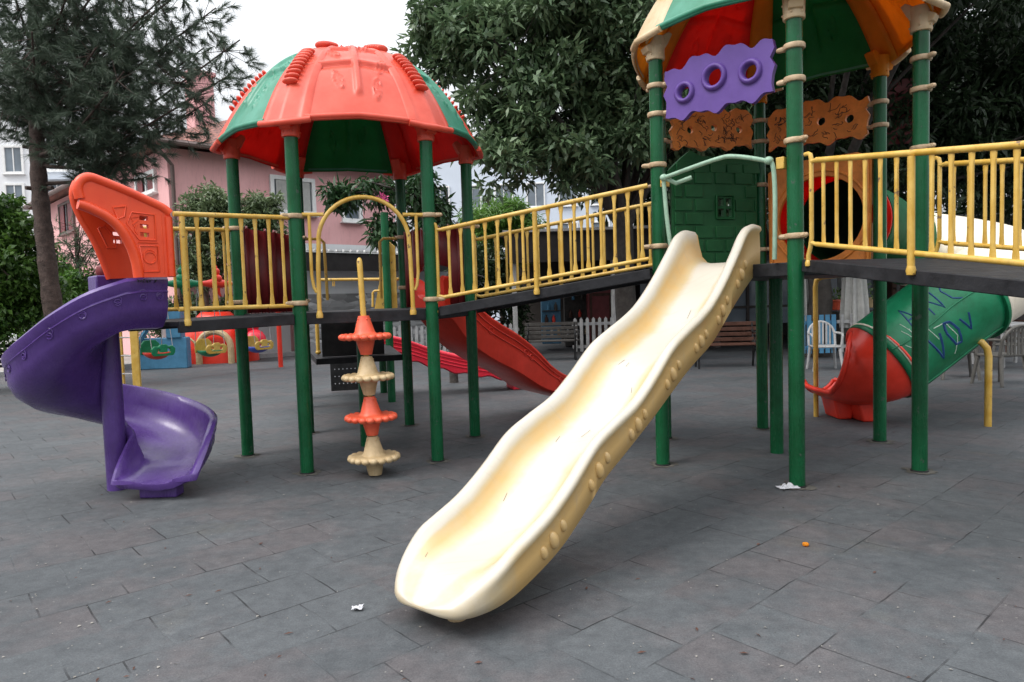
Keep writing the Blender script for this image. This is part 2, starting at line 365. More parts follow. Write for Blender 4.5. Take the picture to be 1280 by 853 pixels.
class MB:
    def __init__(self):
        self.v, self.f, self.att = [], [], []

    def grid(self, rows, closed=False, a=None):
        """rows: list of equal-length point lists; closed joins each row's end to its start"""
        b0 = len(self.v); n = len(rows[0])
        for i, r in enumerate(rows):
            for j, p in enumerate(r):
                self.v.append(tuple(p)); self.att.append(a[i][j] if a else 0.)
        for i in range(len(rows) - 1):
            for j in range(n if closed else n - 1):
                k = (j + 1) % n
                self.f.append((b0 + i * n + j, b0 + i * n + k, b0 + (i + 1) * n + k, b0 + (i + 1) * n + j))
        return b0

    def cap(self, pts, flip=False):
        b0 = len(self.v)
        for p in pts: self.v.append(tuple(p)); self.att.append(0.)
        idx = list(range(b0, b0 + len(pts)))
        self.f.append(tuple(reversed(idx)) if flip else tuple(idx))

    def tube(self, path, r, n=12, caps=True, flat=None):
        path = [V3(p) for p in path]
        rs = r if isinstance(r, (list, tuple)) else [r] * len(path)
        rows = []; prev = None
        for i, p in enumerate(path):
            t = (path[min(i + 1, len(path) - 1)] - path[max(i - 1, 0)]).normalized()
            if prev is None:
                u = t.orthogonal().normalized() if abs(t.z) < .99 else Vector((1, 0, 0))
                u = (u - t * u.dot(t)).normalized()
            else:
                u = (prev - t * prev.dot(t)).normalized()
            prev = u; w = t.cross(u)
            rows.append([p + (u * math.cos(2 * PI * k / n) + w * math.sin(2 * PI * k / n)) * rs[i] for k in range(n)])
        self.grid(rows, True)
        if caps:
            self.cap(rows[0], True); self.cap(rows[-1])
        return rows

    def lathe(self, prof, c, n=24, sx=1., wob=None):
        rows = [[(c[0] + r * math.cos(2 * PI * k / n) * (1 + (wob(i, k) if wob else 0)), c[1] + r * math.sin(2 * PI * k / n) * (1 + (wob(i, k) if wob else 0)), c[2] + z) for k in range(n)] for i, (r, z) in enumerate(prof)]
        self.grid(rows, True)
        self.cap(rows[0], True); self.cap(rows[-1])

    def ell(self, c, r, ax=None, n=12, m=8):
        ax = ax or Matrix.Identity(3)
        rows = []
        for i in range(m + 1):
            th = PI * i / m
            sn, cs = max(math.sin(th), 1e-4), math.cos(th)
            rows.append([V3(c) + ax @ Vector((r[0] * sn * math.cos(2 * PI * k / n), r[1] * sn * math.sin(2 * PI * k / n), r[2] * cs)) for k in range(n)])
        self.grid(rows, True)

    def box(self, c, s, d=(1, 0), tilt=None):
        """s full sizes along d, across, z"""
        dx = Vector((d[0], d[1], 0)).normalized(); dy = Vector((-dx.y, dx.x, 0)); dz = Vector((0, 0, 1))
        if tilt: dx = (dx + dz * tilt).normalized(); dz = dx.cross(dy)
        b0 = len(self.v)
        for i in (-.5, .5):
            for j in (-.5, .5):
                for k in (-.5, .5):
                    self.v.append(tuple(V3(c) + dx * (i * s[0]) + dy * (j * s[1]) + dz * (k * s[2]))); self.att.append(0.)
        for q in ((0, 1, 3, 2), (4, 6, 7, 5), (0, 4, 5, 1), (2, 3, 7, 6), (0, 2, 6, 4), (1, 5, 7, 3)):
            self.f.append(tuple(b0 + x for x in q))

    def prism(self, poly, o, u, w, n, th, holes=()):
        """outline poly (a,b) in the frame o + a*u + b*w, from n*-th/2 to n*th/2, with holes"""
        o, u, w, n = V3(o), V3(u), V3(w), V3(n).normalized()
        loops = [list(poly)] + [list(h) for h in holes]
        flat = [p for l in loops for p in l]
        tris = tessellate_polygon([[Vector((p[0], p[1], 0)) for p in l] for l in loops])
        b0 = len(self.v); k = len(flat)
        for sgn in (-.5, .5):
            for p in flat:
                self.v.append(tuple(o + u * p[0] + w * p[1] + n * (th * sgn))); self.att.append(0.)
        for t in tris:
            self.f.append(tuple(b0 + i for i in t)); self.f.append(tuple(b0 + k + i for i in reversed(t)))
        s0 = 0
        for l in loops:
            for i in range(len(l)):
                a, c = s0 + i, s0 + (i + 1) % len(l)
                self.f.append((b0 + a, b0 + c, b0 + k + c, b0 + k + a))
            s0 += len(l)

    def build(self, name, mat, parent=None, org=None, smooth=35, bevel=0, solid=0, mats=None, attr=None, solid_off=-1, weld=True, sub=0):
        me = bpy.data.meshes.new(name)
        o0 = V3(ORG[parent.name]) if parent else (V3(org) if org is not None else Vector((0, 0, 0)))
        me.from_pydata([(x - o0.x, y - o0.y, z - o0.z) for x, y, z in self.v], [], self.f)
        if attr:
            at_ = me.attributes.new(attr, 'FLOAT', 'POINT')
            at_.data.foreach_set('value', self.att)
        bm = bmesh.new(); bm.from_mesh(me)
        if weld: bmesh.ops.remove_doubles(bm, verts=bm.verts, dist=1e-5)
        bmesh.ops.recalc_face_normals(bm, faces=bm.faces)
        bm.to_mesh(me); bm.free()
        me.materials.append(M[mat] if isinstance(mat, str) else mat)
        for mm in mats or (): me.materials.append(M[mm])
        o = bpy.data.objects.new(name, me); COL.objects.link(o)
        if smooth:
            me.polygons.foreach_set('use_smooth', [True] * len(me.polygons))
            me.set_sharp_from_angle(angle=rad(smooth))
        if solid:
            md = o.modifiers.new('s', 'SOLIDIFY'); md.thickness = solid; md.offset = solid_off
            if mats: md.material_offset = 1
        if bevel:
            md = o.modifiers.new('b', 'BEVEL'); md.width = bevel; md.segments = 2; md.limit_method = 'ANGLE'; md.angle_limit = rad(40)
        if sub:
            md = o.modifiers.new('ss', 'SUBSURF'); md.levels = sub; md.render_levels = sub
        if parent:
            o.parent = parent; ORG[o.name] = o0
        else:
            o.location = o0; ORG[o.name] = o0
        return o


def tag(o, label, cat=None, group=None, kind=None):
    if label: o['label'] = label
    if cat: o['category'] = cat
    if group: o['group'] = group
    if kind: o['kind'] = kind
    return o


def thing(name, loc, label, cat, group=None):
    o = bpy.data.objects.new(name, None); COL.objects.link(o)
    o.empty_display_size = .2
    o.location = loc; ORG[o.name] = V3(loc)
    return tag(o, label, cat, group)


def copy_tree(o, parent=None):
    c = o.copy(); COL.objects.link(c); c.parent = parent
    ORG[c.name] = ORG.get(o.name, Vector((0, 0, 0)))
    for ch in list(o.children): copy_tree(ch, c)
    return c


def np_mesh(name, V, F, mat, parent=None, org=(0, 0, 0), smooth=False):
    """fast mesh from arrays, F all the same arity"""
    o0 = np.array(ORG[parent.name] if parent else org, dtype=float)
    me = bpy.data.meshes.new(name)
    V = np.asarray(V, float) - o0; F = np.asarray(F, np.int32); k = F.shape[1]
    me.vertices.add(len(V)); me.vertices.foreach_set('co', V.astype(np.float32).ravel())
    me.loops.add(F.size); me.loops.foreach_set('vertex_index', F.ravel())
    me.polygons.add(len(F)); me.polygons.foreach_set('loop_start', np.arange(0, F.size, k, dtype=np.int32))
    me.update(calc_edges=True); me.validate()
    me.materials.append(M[mat])
    if smooth: me.polygons.foreach_set('use_smooth', [True] * len(F))
    o = bpy.data.objects.new(name, me); COL.objects.link(o)
    if parent: o.parent = parent
    else: o.location = o0
    ORG[o.name] = Vector(o0)
    return o


def lerp(a, b, t):
    return a + (b - a) * t


def spline(pts, n):
    """Catmull-Rom through pts"""
    pts = [V3(p) for p in pts]
    out = []
    for i in range(len(pts) - 1):
        p0, p1, p2, p3 = pts[max(i - 1, 0)], pts[i], pts[i + 1], pts[min(i + 2, len(pts) - 1)]
        for k in range(n):
            t = k / n
            out.append(.5 * ((2 * p1) + (p2 - p0) * t + (2 * p0 - 5 * p1 + 4 * p2 - p3) * t * t + (3 * p1 - p0 - 3 * p2 + p3) * t ** 3))
    out.append(pts[-1])
    return out


def cub(xs, ys):
    """smooth (monotone-ish) 1-D interpolation"""
    xs, ys = np.array(xs, float), np.array(ys, float)
    d = np.diff(ys) / np.diff(xs)
    m = np.concatenate([[d[0]], (d[:-1] + d[1:]) / 2, [d[-1]]])

    def f(x):
        x = min(max(x, xs[0]), xs[-1])
        i = min(int(np.searchsorted(xs, x, 'right')) - 1, len(xs) - 2)
        h = xs[i + 1] - xs[i]; t = (x - xs[i]) / h
        return float((2 * t ** 3 - 3 * t ** 2 + 1) * ys[i] + (t ** 3 - 2 * t ** 2 + t) * h * m[i] + (-2 * t ** 3 + 3 * t ** 2) * ys[i + 1] + (t ** 3 - t ** 2) * h * m[i + 1])
    return f


def circ(cx, cy, r, n=24, ry=None):
    return [(cx + r * math.cos(2 * PI * k / n), cy + (ry or r) * math.sin(2 * PI * k / n)) for k in range(n)]


UP = Vector((0, 0, 1))
# ------------------------------------------------------------------ the two play towers
RT = 1.138


def hexa(c, rot, names):
    return {n: Vector((c[0] + RT * math.cos(rot + i * PI / 3), c[1] + RT * math.sin(rot + i * PI / 3), 0)) for i, n in enumerate(names)}


C1, ROT1 = (-1.520, 7.100), -.7765
C2, ROT2 = (2.3444, 6.2227), -1.809
N1 = ['FR', 'R', 'BR', 'BL', 'L', 'FL']
N2 = ['F', 'R', 'BR', 'BL', 'L', 'FL']
T1, T2 = hexa(C1, ROT1, N1), hexa(C2, ROT2, N2)
DECK1, DECK2 = 1.385, 1.655


def outn(c, a, b):
    m = (a + b) / 2 - Vector((c[0], c[1], 0))
    return m.normalized()


def ring_clamp(mb, p, z, dirs=(), r=.057, hgt=.042):
    """cast two-half clamp round a post with lugs"""
    c = (p.x, p.y, z)
    prof = [(r + .001, -hgt / 2), (r + .015, -hgt / 2 + .003), (r + .019, -hgt / 4), (r + .019, hgt / 4), (r + .015, hgt / 2 - .003), (r + .001, hgt / 2)]
    mb.lathe(prof, c, 20)
    for d in dirs:
        d = V3(d).normalized()
        a = Vector(c) + d * (r + .008); b = Vector(c) + d * (r + .055)
        mb.tube([a, b], [.021, .019], 10)
        mb.ell(Vector(c) + d * (r + .058), (.017, .017, .017), n=8, m=6)


def make_roof(tower, c, rot, zr, panel_cols, rib_out, rib_in, cap_mat, names):
    """dome of six moulded panels and six ribs; the cap at the top is the roof mesh, panels and ribs its sub-parts"""
    RC = 1.305

    def rim(th):
        dl = (th - rot) % (PI / 3)
        hx = RC * math.cos(PI / 6) / math.cos(dl - PI / 6)
        return .52 * hx + .48 * RC * .98

    def pt(th, rho, off=0.):
        """off: outward offset, mostly along the local surface normal"""
        r = rim(th) * rho
        h = .03 + .905 * (1 - rho ** 2.9)
        sl = 2.9 * .905 * max(rho, .02) ** 1.9 / RC
        h += .035 * (1 - abs(2 * (((th - rot) % (PI / 3)) / (PI / 3)) - 1)) * rho ** 4
        nl = math.hypot(1, sl)
        r += off * sl / nl; h += off / nl
        return Vector((c[0] + r * math.cos(th), c[1] + r * math.sin(th), zr + h))
    cap = MB()
    cap.lathe([(.19, .91), (.20, .95), (.17, .985), (.10, 1.005), (.06, 1.01), (.05, 1.03), (.01, 1.04)], (c[0], c[1], zr), 24)
    roof = cap.build('roof', cap_mat, tower)
    HW = rad(11)
    for i in range(6):
        a0 = rot + i * PI / 3
        oc, ic = panel_cols[i]
        # panel between corner i and i+1
        mb = MB(); nu, nv = 72, 96
        rows = []
        for jv in range(nv + 1):
            s = jv / nv; rho = 1 - s * .87
            row = []
            for ju in range(nu + 1):
                u = ju / nu
                th = a0 + rad(2) + (PI / 3 - rad(4)) * u
                off = 0.
                x = (u - .5) * 2 * rho  # about metres across
                off += .030 * math.exp(-(abs(x) / .050) ** 4) * min(1, max(0, (s - .10) / .03)) * (1 if s < .9 else 0)
                for s0 in (.36, .62, .80):
                    ss = s - s0 + .10 * abs(u - .5)
                    off += .022 * math.tanh(ss / .010) * math.exp(-(ss / .04) ** 2) * (abs(x) > .04)
                # leaf reliefs
                for lx, ls, rt in ((-.27, .21, .6), (.36, .33, -.45), (-.30, .47, 1.1), (.13, .60, -.9), (.27, .16, -.2), (-.12, .72, .4)):
                    dx, ds = x - lx, (s - ls) * 1.45
                    aa, bb = dx * math.cos(rt) + ds * math.sin(rt), -dx * math.sin(rt) + ds * math.cos(rt)
                    q = (aa / .055) ** 2 + (bb / .10) ** 2
                    if q < 1.6: off += .017 * (math.exp(-((q - .9) / .22) ** 2) + .6 * math.exp(-(aa / .012) ** 2) * (q < .9))
                row.append(pt(th, rho, off))
            rows.append(row)
        mb.grid(rows)
        p = mb.build('roof_panel', oc, roof, solid=.022, mats=[ic], smooth=60)
        lip = MB()
        pth = [pt(a0 + HW * .8 + (PI / 3 - HW * 1.6) * k / 18, .986, .004) - Vector((0, 0, .012)) for k in range(19)]
        lip.tube(pth, .024, 12)
        for v in (lip,):
            lo = v.build('rim_lip', oc, roof, smooth=60)
        # rib over corner i
        mb = MB(); rows = []
        for jv in range(41):
            s = jv / 40; rho = 1.0 - s * .87
            w = HW * (1.0 + .12 * s)
            row = []
            for ju in range(25):
                u = ju / 24 * 2 - 1
                off = .012 + .013 * (math.exp(-((abs(u) - .72) / .05) ** 2)) - (.018 if abs(u) > .99 else 0)
                row.append(pt(a0 + w * u, rho, off))
            rows.append(row)
        mb.grid(rows)
        # row of caterpillar bumps
        for b_ in range(17):
            rho = .84 - .026 * b_ if b_ < 10 else .42 - .027 * (b_ - 10)
            q = pt(a0, rho, .03); q2 = pt(a0, rho - .02, .03)
            dr = (q2 - q).normalized(); ta = Vector((-math.sin(a0), math.cos(a0), 0)); nn = ta.cross(dr)
            ax = Matrix((dr, ta, nn)).transposed()
            mb.ell(q, (.0195, .074 if b_ < 10 else .062, .034), ax, 14, 10)
        # rounded rim end
        mb.tube([pt(a0 - HW * 1.0, 1.0, .006), pt(a0 - HW * .5, 1.004, .006), pt(a0, 1.005, .006), pt(a0 + HW * .5, 1.004, .006), pt(a0 + HW, 1.0, .006)], .027, 12)
        mb.build('roof_rib', rib_out, roof, smooth=60)
        mb = MB(); rows = []
        for jv in range(21):
            s = jv / 20; rho = 1.0 - s * .86
            rows.append([pt(a0 + rad(5.5) * (1. + .5 * s) * u, rho, -.03 - .05 * (1 - abs(u)) * (1 - s)) for u in (-1, -.6, -.55, 0, .55, .6, 1)])
        mb.grid(rows)
        mb.build('rib_lining', rib_in, roof, solid=.012, smooth=30)
    return roof


CUFF_TOP = {}


def make_tower(name, T, c, rot, names, label, ztop, cuff_mats, deck_z, clamps):
    t = thing(name, (c[0], c[1], 0), label, 'play tower')
    for n in names:
        p = T[n]
        mb = MB(); mb.tube([(p.x, p.y, 0), (p.x, p.y, ztop + .12)], .057, 28)
        po = mb.build('post', 'post', t)
        cu = MB()
        dirv = (p - Vector((c[0], c[1], 0))).normalized()
        cu.lathe([(.060, 0), (.074, .002), (.077, .02), (.074, .05), (.077, .12), (.081, .185)], (p.x, p.y, ztop - .01), 24)
        for an in (-2.2, -1.2, .2, 1.5, 2.7):
            for zz in (.03, .10): cu.ell((p.x + .076 * math.cos(an), p.y + .076 * math.sin(an), ztop + zz), (.009, .009, .009), n=8, m=6)
        # web from cuff up into the roof rib
        cu.prism([(-.02, .03), (.09, .05), (.11, .09), (-.10, .22), (-.13, .2), (-.09, .12)], (p.x, p.y, ztop), dirv, UP, dirv.cross(UP), .10)
        cu.build('post_cuff', cuff_mats.get(n, cuff_mats['*']), po, bevel=.006)
        bs = MB(); bs.lathe([(.058, 0), (.066, .003), (.064, .012), (.058, .014)], (p.x, p.y, .001), 24)
        bs.build('base_collar', 'black', po)
        du = MB(); rr_ = random.Random(int(p.x * 999 + p.y * 77))
        du.cap([Vector((p.x + q_ * math.cos(a_), p.y + q_ * math.sin(a_), .0045)) for a_, q_ in ((2 * PI * k / 26, .085 + .06 * rr_.random()) for k in range(26))])
        du.build('dust_ring', 'dust', po)
        for z, dirs in clamps.get(n, []):
            mb = MB(); ring_clamp(mb, p, z, dirs)
            mb.build('post_clamp', 'clamp', po)
    mb = MB(); mb.tube([(c[0], c[1], 0), (c[0], c[1], deck_z - .1)], .057, 24)
    mb.build('post', 'post', t)
    mb = MB()
    mb.prism([((RT - .012) * math.cos(rot + k * PI / 3), (RT - .012) * math.sin(rot + k * PI / 3)) for k in range(6)], (c[0], c[1], deck_z - .05), (1, 0, 0), (0, 1, 0), UP, .10)
    # slots punched along the deck edge, shown as recessed plugs
    dk = mb.build('deck', 'deck', t, bevel=.006)
    sl = MB()
    for k in range(6):
        a, b = T[names[k]], T[names[(k + 1) % 6]]
        d = (b - a).normalized(); n_ = outn(c, a, b)
        for q in np.linspace(.2, .8, 7):
            m_ = lerp(a, b, q) - n_ * .0115
            sl.box((m_.x, m_.y, deck_z - .048), (.045, .004, .014), (d.x, d.y))
    sl.build('deck_slot', 'black', dk)
    return t


def side(T, a, b, c):
    d = (T[b] - T[a]).normalized()
    return T[a], d, outn(c, T[a], T[b])


# clamp heights per post with the directions of their lugs
d_fl_l = (T1['L'] - T1['FL'])
a1 = outn(C1, T1['L'], T1['FL'])          # axis of the short left bridge
b1 = outn(C1, T1['FR'], T1['R'])          # axis of the middle bridge
r1 = outn(C1, T1['R'], T1['BR'])          # axis of the red slide
k1 = outn(C1, T1['BR'], T1['BL'])
f1 = outn(C1, T1['FL'], T1['FR'])
f2 = outn(C2, T2['F'], T2['FL'])          # cream slide
g2 = outn(C2, T2['F'], T2['R'])           # right bridge
e2 = outn(C2, T2['BR'], T2['BL'])         # tube
dF = (T1['FR'] - T1['FL']).normalized()
cl1 = {
    'FL': [(2.205, (a1, dF)), (1.47, (a1,))], 'L': [(2.205, (a1,)), (1.50, (a1,))],
    'FR': [(2.215, (b1, -dF)), (1.47, (b1,))], 'R': [(2.215, (b1,))], 'BL': [(2.2, (-d_fl_l,)), (1.5, ())], 'BR': [(2.2, (k1,)), (1.62, ())],
}
tower1 = make_tower('play_tower', T1, C1, ROT1, N1, 'play tower under the complete red and green dome, disc climber at its front', 2.87, {'*': 'red_out'}, DECK1, cl1)
make_roof(tower1, C1, ROT1, 2.93, [('green_out', 'green_in'), ('red_out', 'red_in'), ('green_out', 'green_in'), ('red_out', 'red_in'), ('green_out', 'green_in'), ('red_out', 'red_in')],
          'red_out', 'red_in', 'green_out', N1)
dFF = (T2['F'] - T2['FL']).normalized(); dLB = (T2['BL'] - T2['L']).normalized(); dBB = (T2['BR'] - T2['BL']).normalized()
cl2 = {
    'FL': [(3.16, (dFF, -f2 * .4 - dFF)), (2.93, (dFF,)), (2.52, (-b1,)), (1.85, (-b1,))],
    'F': [(3.18, (-dFF,)), (2.95, (-dFF,)), (2.52, (g2,)), (1.84, (g2, -dFF))],
    'R': [(3.17, (g2,)), (2.94, (g2,)), (2.50, (g2,))],
    'BR': [(3.14, (-dBB,)), (2.93, (-dBB,))], 'BL': [(3.19, (-dLB, dBB)), (2.98, (-dLB, dBB)), (2.54, (-dLB,)), (1.88, (dBB,))],
    'L': [(3.17, (dLB,)), (2.95, (dLB,)), (2.52, (-b1,))],
}
tower2 = make_tower('play_tower', T2, C2, ROT2, N2, 'taller play tower with violet and orange brown panels, its roof cut off by the photo', 3.375, {'*': 'rib_cream', 'BR': 'orange_in', 'BL': 'orange_in'}, DECK2, cl2)
make_roof(tower2, C2, ROT2, 3.49, [('red_out', 'orange_in'), ('orange_in', 'orange_in'), ('green_out', 'green_in'), ('red_out', 'red_in'), ('rib_cream', 'orange_in'), ('green_out', 'green_in')],
          'rib_cream', 'orange_in', 'green_out', N2)


# ------------------------------------------------------------------ panels on the towers
def wavy_panel(name, T, a, b, c, u0, u1, z0a, z0b, hgt, holes, mat, off=0., amp=.03, seed=1, ringr=0, ink=False, owner=None):
    p0, d, n = side(T, a, b, c)
    r_ = random.Random(seed)
    o = p0 + d * u0 + n * off
    W = u1 - u0

    def zbase(x): return lerp(z0a, z0b, x / W)
    top, bot = [], []
    NN = 40
    for i in range(NN + 1):
        x = W * i / NN
        wv = amp * (math.sin(x * 2 * PI / .30 + seed) * .8 + .45 * math.sin(x * 2 * PI / .145 + 2.1 * seed))
        bell = .05 * math.sin(PI * i / NN)
        top.append((x, zbase(x) + hgt / 2 + wv + bell)); bot.append((x, zbase(x) - hgt / 2 + wv * .9 - bell * .3))
    ends_r = [(W + .02 * math.sin(k * 2.4), lerp(top[-1][1], bot[-1][1], k / 6)) for k in range(1, 6)]
    ends_l = [(-.02 * math.sin(k * 2.4 + 1), lerp(bot[0][1], top[0][1], k / 6)) for k in range(1, 6)]
    poly = top + ends_r + list(reversed(bot)) + ends_l
    hs = [circ(x, zbase(x) + dz, r, 20) for x, dz, r in holes]
    mb = MB(); mb.prism(poly, o, d, UP, n, .045, hs)
    po = mb.build(name, mat, owner, bevel=.009)
    if ringr:
        for x, dz, r in holes:
            rg = MB(); cc = o + d * x + UP * (zbase(x) + dz) + n * .026
            pr = []
            for k in range(28):
                an = 2 * PI * k / 28; e = d * math.cos(an) + UP * math.sin(an)
                pr.append([cc + e * (r + q) + n * h for q, h in ((-.004, -.02), (0, .016), (.012, .024), (ringr * .6, .024), (ringr, .014), (ringr + .004, -.008))])
            rg.grid(pr + [pr[0]])
            rg.build('porthole_ring', mat, po, smooth=50)
    if ink:
        ik = MB()
        for _ in range(120):
            x, z = r_.uniform(.04, W - .12), r_.uniform(-hgt / 2 + .05, hgt / 2 - .05)
            if any(math.hypot(x - hx, z - hz) < hr + .06 for hx, hz, hr in holes): continue
            pts = []; ang = r_.uniform(-.5, .5)
            for k in range(r_.randint(3, 7)):
                pts.append(o + d * min(max(x, .03), W - .03) + UP * (zbase(x) + z) + n * .0242)
                ang += r_.uniform(-1.6, 1.6); x += .016 * math.cos(ang) + .006; z += .018 * math.sin(ang)
            if any(math.hypot((p - o).dot(d) - hx, p.z - zbase((p - o).dot(d)) - hz) < hr + .014 for p in pts for hx, hz, hr in holes): continue
            ik.tube(pts, .0026, 5)
        ik.build('scribble', 'ink', po)
    return po


tag(wavy_panel('porthole_panel', T2, 'FL', 'F', C2, .10, .99, 3.055, 3.075, .37, [(.175, -.01, .05), (.43, .045, .068), (.72, .01, .056)], 'lilac', 0, .030, 2, ringr=.035, owner=tower2), 'violet wavy panel with three raised portholes')
tag(wavy_panel('hole_panel', T2, 'L', 'BL', C2, .12, 1.03, 3.06, 3.10, .33, [(.2, 0, .035), (.47, .02, .035), (.76, 0, .035)], 'brownpanel', 0, .028, 4, ink=True, owner=tower2), 'orange brown wavy panel covered in black scribbles')
tag(wavy_panel('hole_panel', T2, 'BL', 'BR', C2, .10, 1.04, 3.06, 3.04, .34, [(.22, 0, .04), (.52, .02, .04), (.78, 0, .04)], 'brownpanel', 0, .028, 5.3, ink=True, owner=tower2), 'orange brown wavy panel covered in black scribbles')
# scribbles inside both panels face the camera side: copied to the inner face as well
for pn, (a, b) in zip([o for o in tower2.children if o.name.startswith('hole_panel')], (('L', 'BL'), ('BL', 'BR'))):
    p0, d, n = side(T2, a, b, C2)
    for s_ in list(pn.children):
        q = s_.copy(); COL.objects.link(q); q.parent = pn; q.location = s_.location - n * .0484


def brick_panel():
    p0, d, n = side(T2, 'L', 'BL', C2)
    o = p0 - n * .03
    out = [(.09, 1.70), (1.06, 1.70), (1.06, 2.64), (1.10, 2.66), (1.08, 2.76), (.98, 2.80), (.42, 2.81), (.30, 2.86), (.20, 2.79), (.05, 2.66), (.04, 2.62), (.09, 2.62)]
    win = [[(x, z), (x + .062, z), (x + .062, z + .075), (x, z + .075)] for x in (.605, .695) for z in (2.215, 2.32)]
    mb = MB(); mb.prism(out, o, d, UP, n, .05, win)
    # brick courses stand proud of the sheet
    zz = 1.72; row = 0
    while zz < 2.58:
        x = .105 - (.11 if row % 2 else 0)
        while x < 1.05:
            xa, xb = max(x, .105), min(x + .21, 1.05)
            if xb - xa > .03:
                hit = xa < .77 and xb > .59 and zz < 2.41 and zz + .13 > 2.20
                if not hit: 
                    for sg in (-1, 1):
                        m_ = o + d * ((xa + xb) / 2) + UP * (zz + .065) + n * (.029 * sg)
                        mb.box(m_, (xb - xa - .018, .016, .115), (d.x, d.y))
            x += .228
        zz += .135; row += 1
    for k in range(5):  # roof edge and lintel
        m_ = o + d * (.22 + k * .19) + UP * 2.69 - n * .03
        mb.box(m_, (.17, .02, .09), (d.x, d.y))
    fr = [o + d * x + UP * z - n * .034 for x, z in ((.58, 2.19), (.78, 2.19), (.78, 2.42), (.58, 2.42), (.58, 2.19))]
    mb.tube(fr, .012, 6)
    pn = mb.build('brick_relief_panel', 'brick_green', tower2, bevel=.006)
    tag(pn, 'dark green brick relief panel with a small four hole window')


brick_panel()


def entry_panel():
    p0, d, n = side(T2, 'BL', 'BR', C2)
    out = [(.10, 1.66), (1.07, 1.66), (1.08, 2.66), (.95, 2.72), (.22, 2.72), (.09, 2.64)]
    cx, cz, r = .60, 2.14, .405
    mb = MB(); mb.prism(out, p0, d, UP, n, .05, [circ(cx, cz, r, 36)])
    for x in (.13, 1.04):
        mb.tube([p0 + d * x + UP * 1.68 - n * .03, p0 + d * x + UP * 2.64 - n * .03], .02, 8)
    arc = [p0 + d * (cx + (r + .055) * math.cos(a)) + UP * (cz + (r + .055) * math.sin(a)) - n * .028 for a in np.linspace(0, 2 * PI, 37)]
    mb.tube(arc, .014, 8)
    tag(mb.build('tube_entry_panel', 'brownpanel', tower2, bevel=.006), 'orange brown board with the round mouth of the tube slide')


entry_panel()


def maroon_panel(T, a, b, c, u0, u1, z0, z1, opening=None):
    p0, d, n = side(T, a, b, c)
    rows = []
    mb = MB()
    NX = 48
    bot, top = [], []
    for i in range(NX + 1):
        u = lerp(u0, u1, i / NX)
        dep = .028 * math.sin(u * 2 * PI / .155)
        zt = z1 + .018 * math.sin(u * 2 * PI / .155 + 1)
        zb = z0
        if opening and opening[0] < u < opening[1]:
            w = (opening[1] - opening[0]) / 2; m_ = (opening[0] + opening[1]) / 2
            zb = opening[2] - .12 + .12 * math.sqrt(max(0, 1 - ((u - m_) / w) ** 2))
        bot.append(p0 + d * u + n * dep + UP * zb); top.append(p0 + d * u + n * dep + UP * zt)
    mb.grid([bot, [lerp(x, y, .5) for x, y in zip(bot, top)], top])
    o = mb.build('corrugated_panel', 'maroon', tower1, solid=.014, smooth=60)
    return tag(o, 'dark maroon corrugated panel')


maroon_panel(T1, 'L', 'BL', C1, .09, 1.05, 1.39, 2.23)
maroon_panel(T1, 'R', 'BR', C1, .08, 1.06, 1.39, 2.26, (.30, .86, 1.86))


def arch_barrier():
    p0 = T1['FL']; n = f1
    q = lambda u, z, o=.0: p0 + dF * u + UP * z + n * o
    mb = MB()
    o = .045
    leg = [q(.165, 1.36, .05), q(.165, 1.46, .05), q(.172, 1.8, .045), q(.185, 2.0, o)]
    arc = [q(.567 - .385 * math.cos(a), 1.98 + .385 * math.sin(a), o) for a in np.linspace(.12, PI - .12, 22)]
    leg2 = [q(.95, 2.0, o), q(.957, 1.8, .045), q(.962, 1.46, .05), q(.962, 1.36, .05)]
    mb.tube(leg + arc + leg2, .019, 12)
    for s, u0, u1 in ((1, .06, .235), (-1, 1.078, .905)):
        mb.tube([q(u0, 2.215, o * .8), q(u1, 2.215, o)], .017, 10)
        v = .115 if s > 0 else 1.02
        vv = .15 if s > 0 else .985
        mb.tube([q(v, 2.205, o), q(v, 1.9, o), q(v, 1.70, o), q(lerp(v, vv, .4), 1.60, o), q(vv, 1.555, .05)], .014, 10)
    for u in (.165, .962):
        mb.lathe([(.012, -.0), (.028, .004), (.03, .03), (.024, .05), (.02, .065)], q(u, 1.335, .05), 12)
    o_ = mb.build('entry_arch', 'yellow', tower1)
    tag(o_, 'yellow tubular arch round the climber opening')


arch_barrier()
# second barrier on the rear side of the tower
p0, d, n = side(T1, 'BR', 'BL', C1)
for z in (2.19,):
    mb = MB(); mb.tube([p0 + d * .05 + UP * z, p0 + d * .22 + UP * z, p0 + d * .26 + UP * (z - .04), p0 + d * .27 + UP * 1.5], .017, 10)
    tag(mb.build('grab_rail', 'yellow', tower1), None); mb = MB()
    mb.tube([p0 + d * 1.09 + UP * z, p0 + d * .92 + UP * z, p0 + d * .88 + UP * (z - .04), p0 + d * .87 + UP * 1.5], .017, 10)
mb.build('grab_rail', 'yellow', tower1)


# ------------------------------------------------------------------ bridges
def baluster(mb, p, q, d):
    """thin bar with flattened ends, from p up to q, d the rail direction"""
    d = V3(d).normalized(); w = (q - p).normalized(); nn = d.cross(w).normalized()
    rows = []
    for t, ra, rb in ((0, .021, .006), (.05, .020, .006), (.13, .013, .012), (.5, .0125, .0125), (.87, .013, .012), (.95, .020, .006), (1, .021, .006)):
        c_ = lerp(p, q, t)
        rows.append([c_ + d * (ra * math.cos(2 * PI * k / 10)) + nn * (rb * math.sin(2 * PI * k / 10)) for k in range(10)])
    mb.grid(rows, True); mb.cap(rows[0], True); mb.cap(rows[-1])


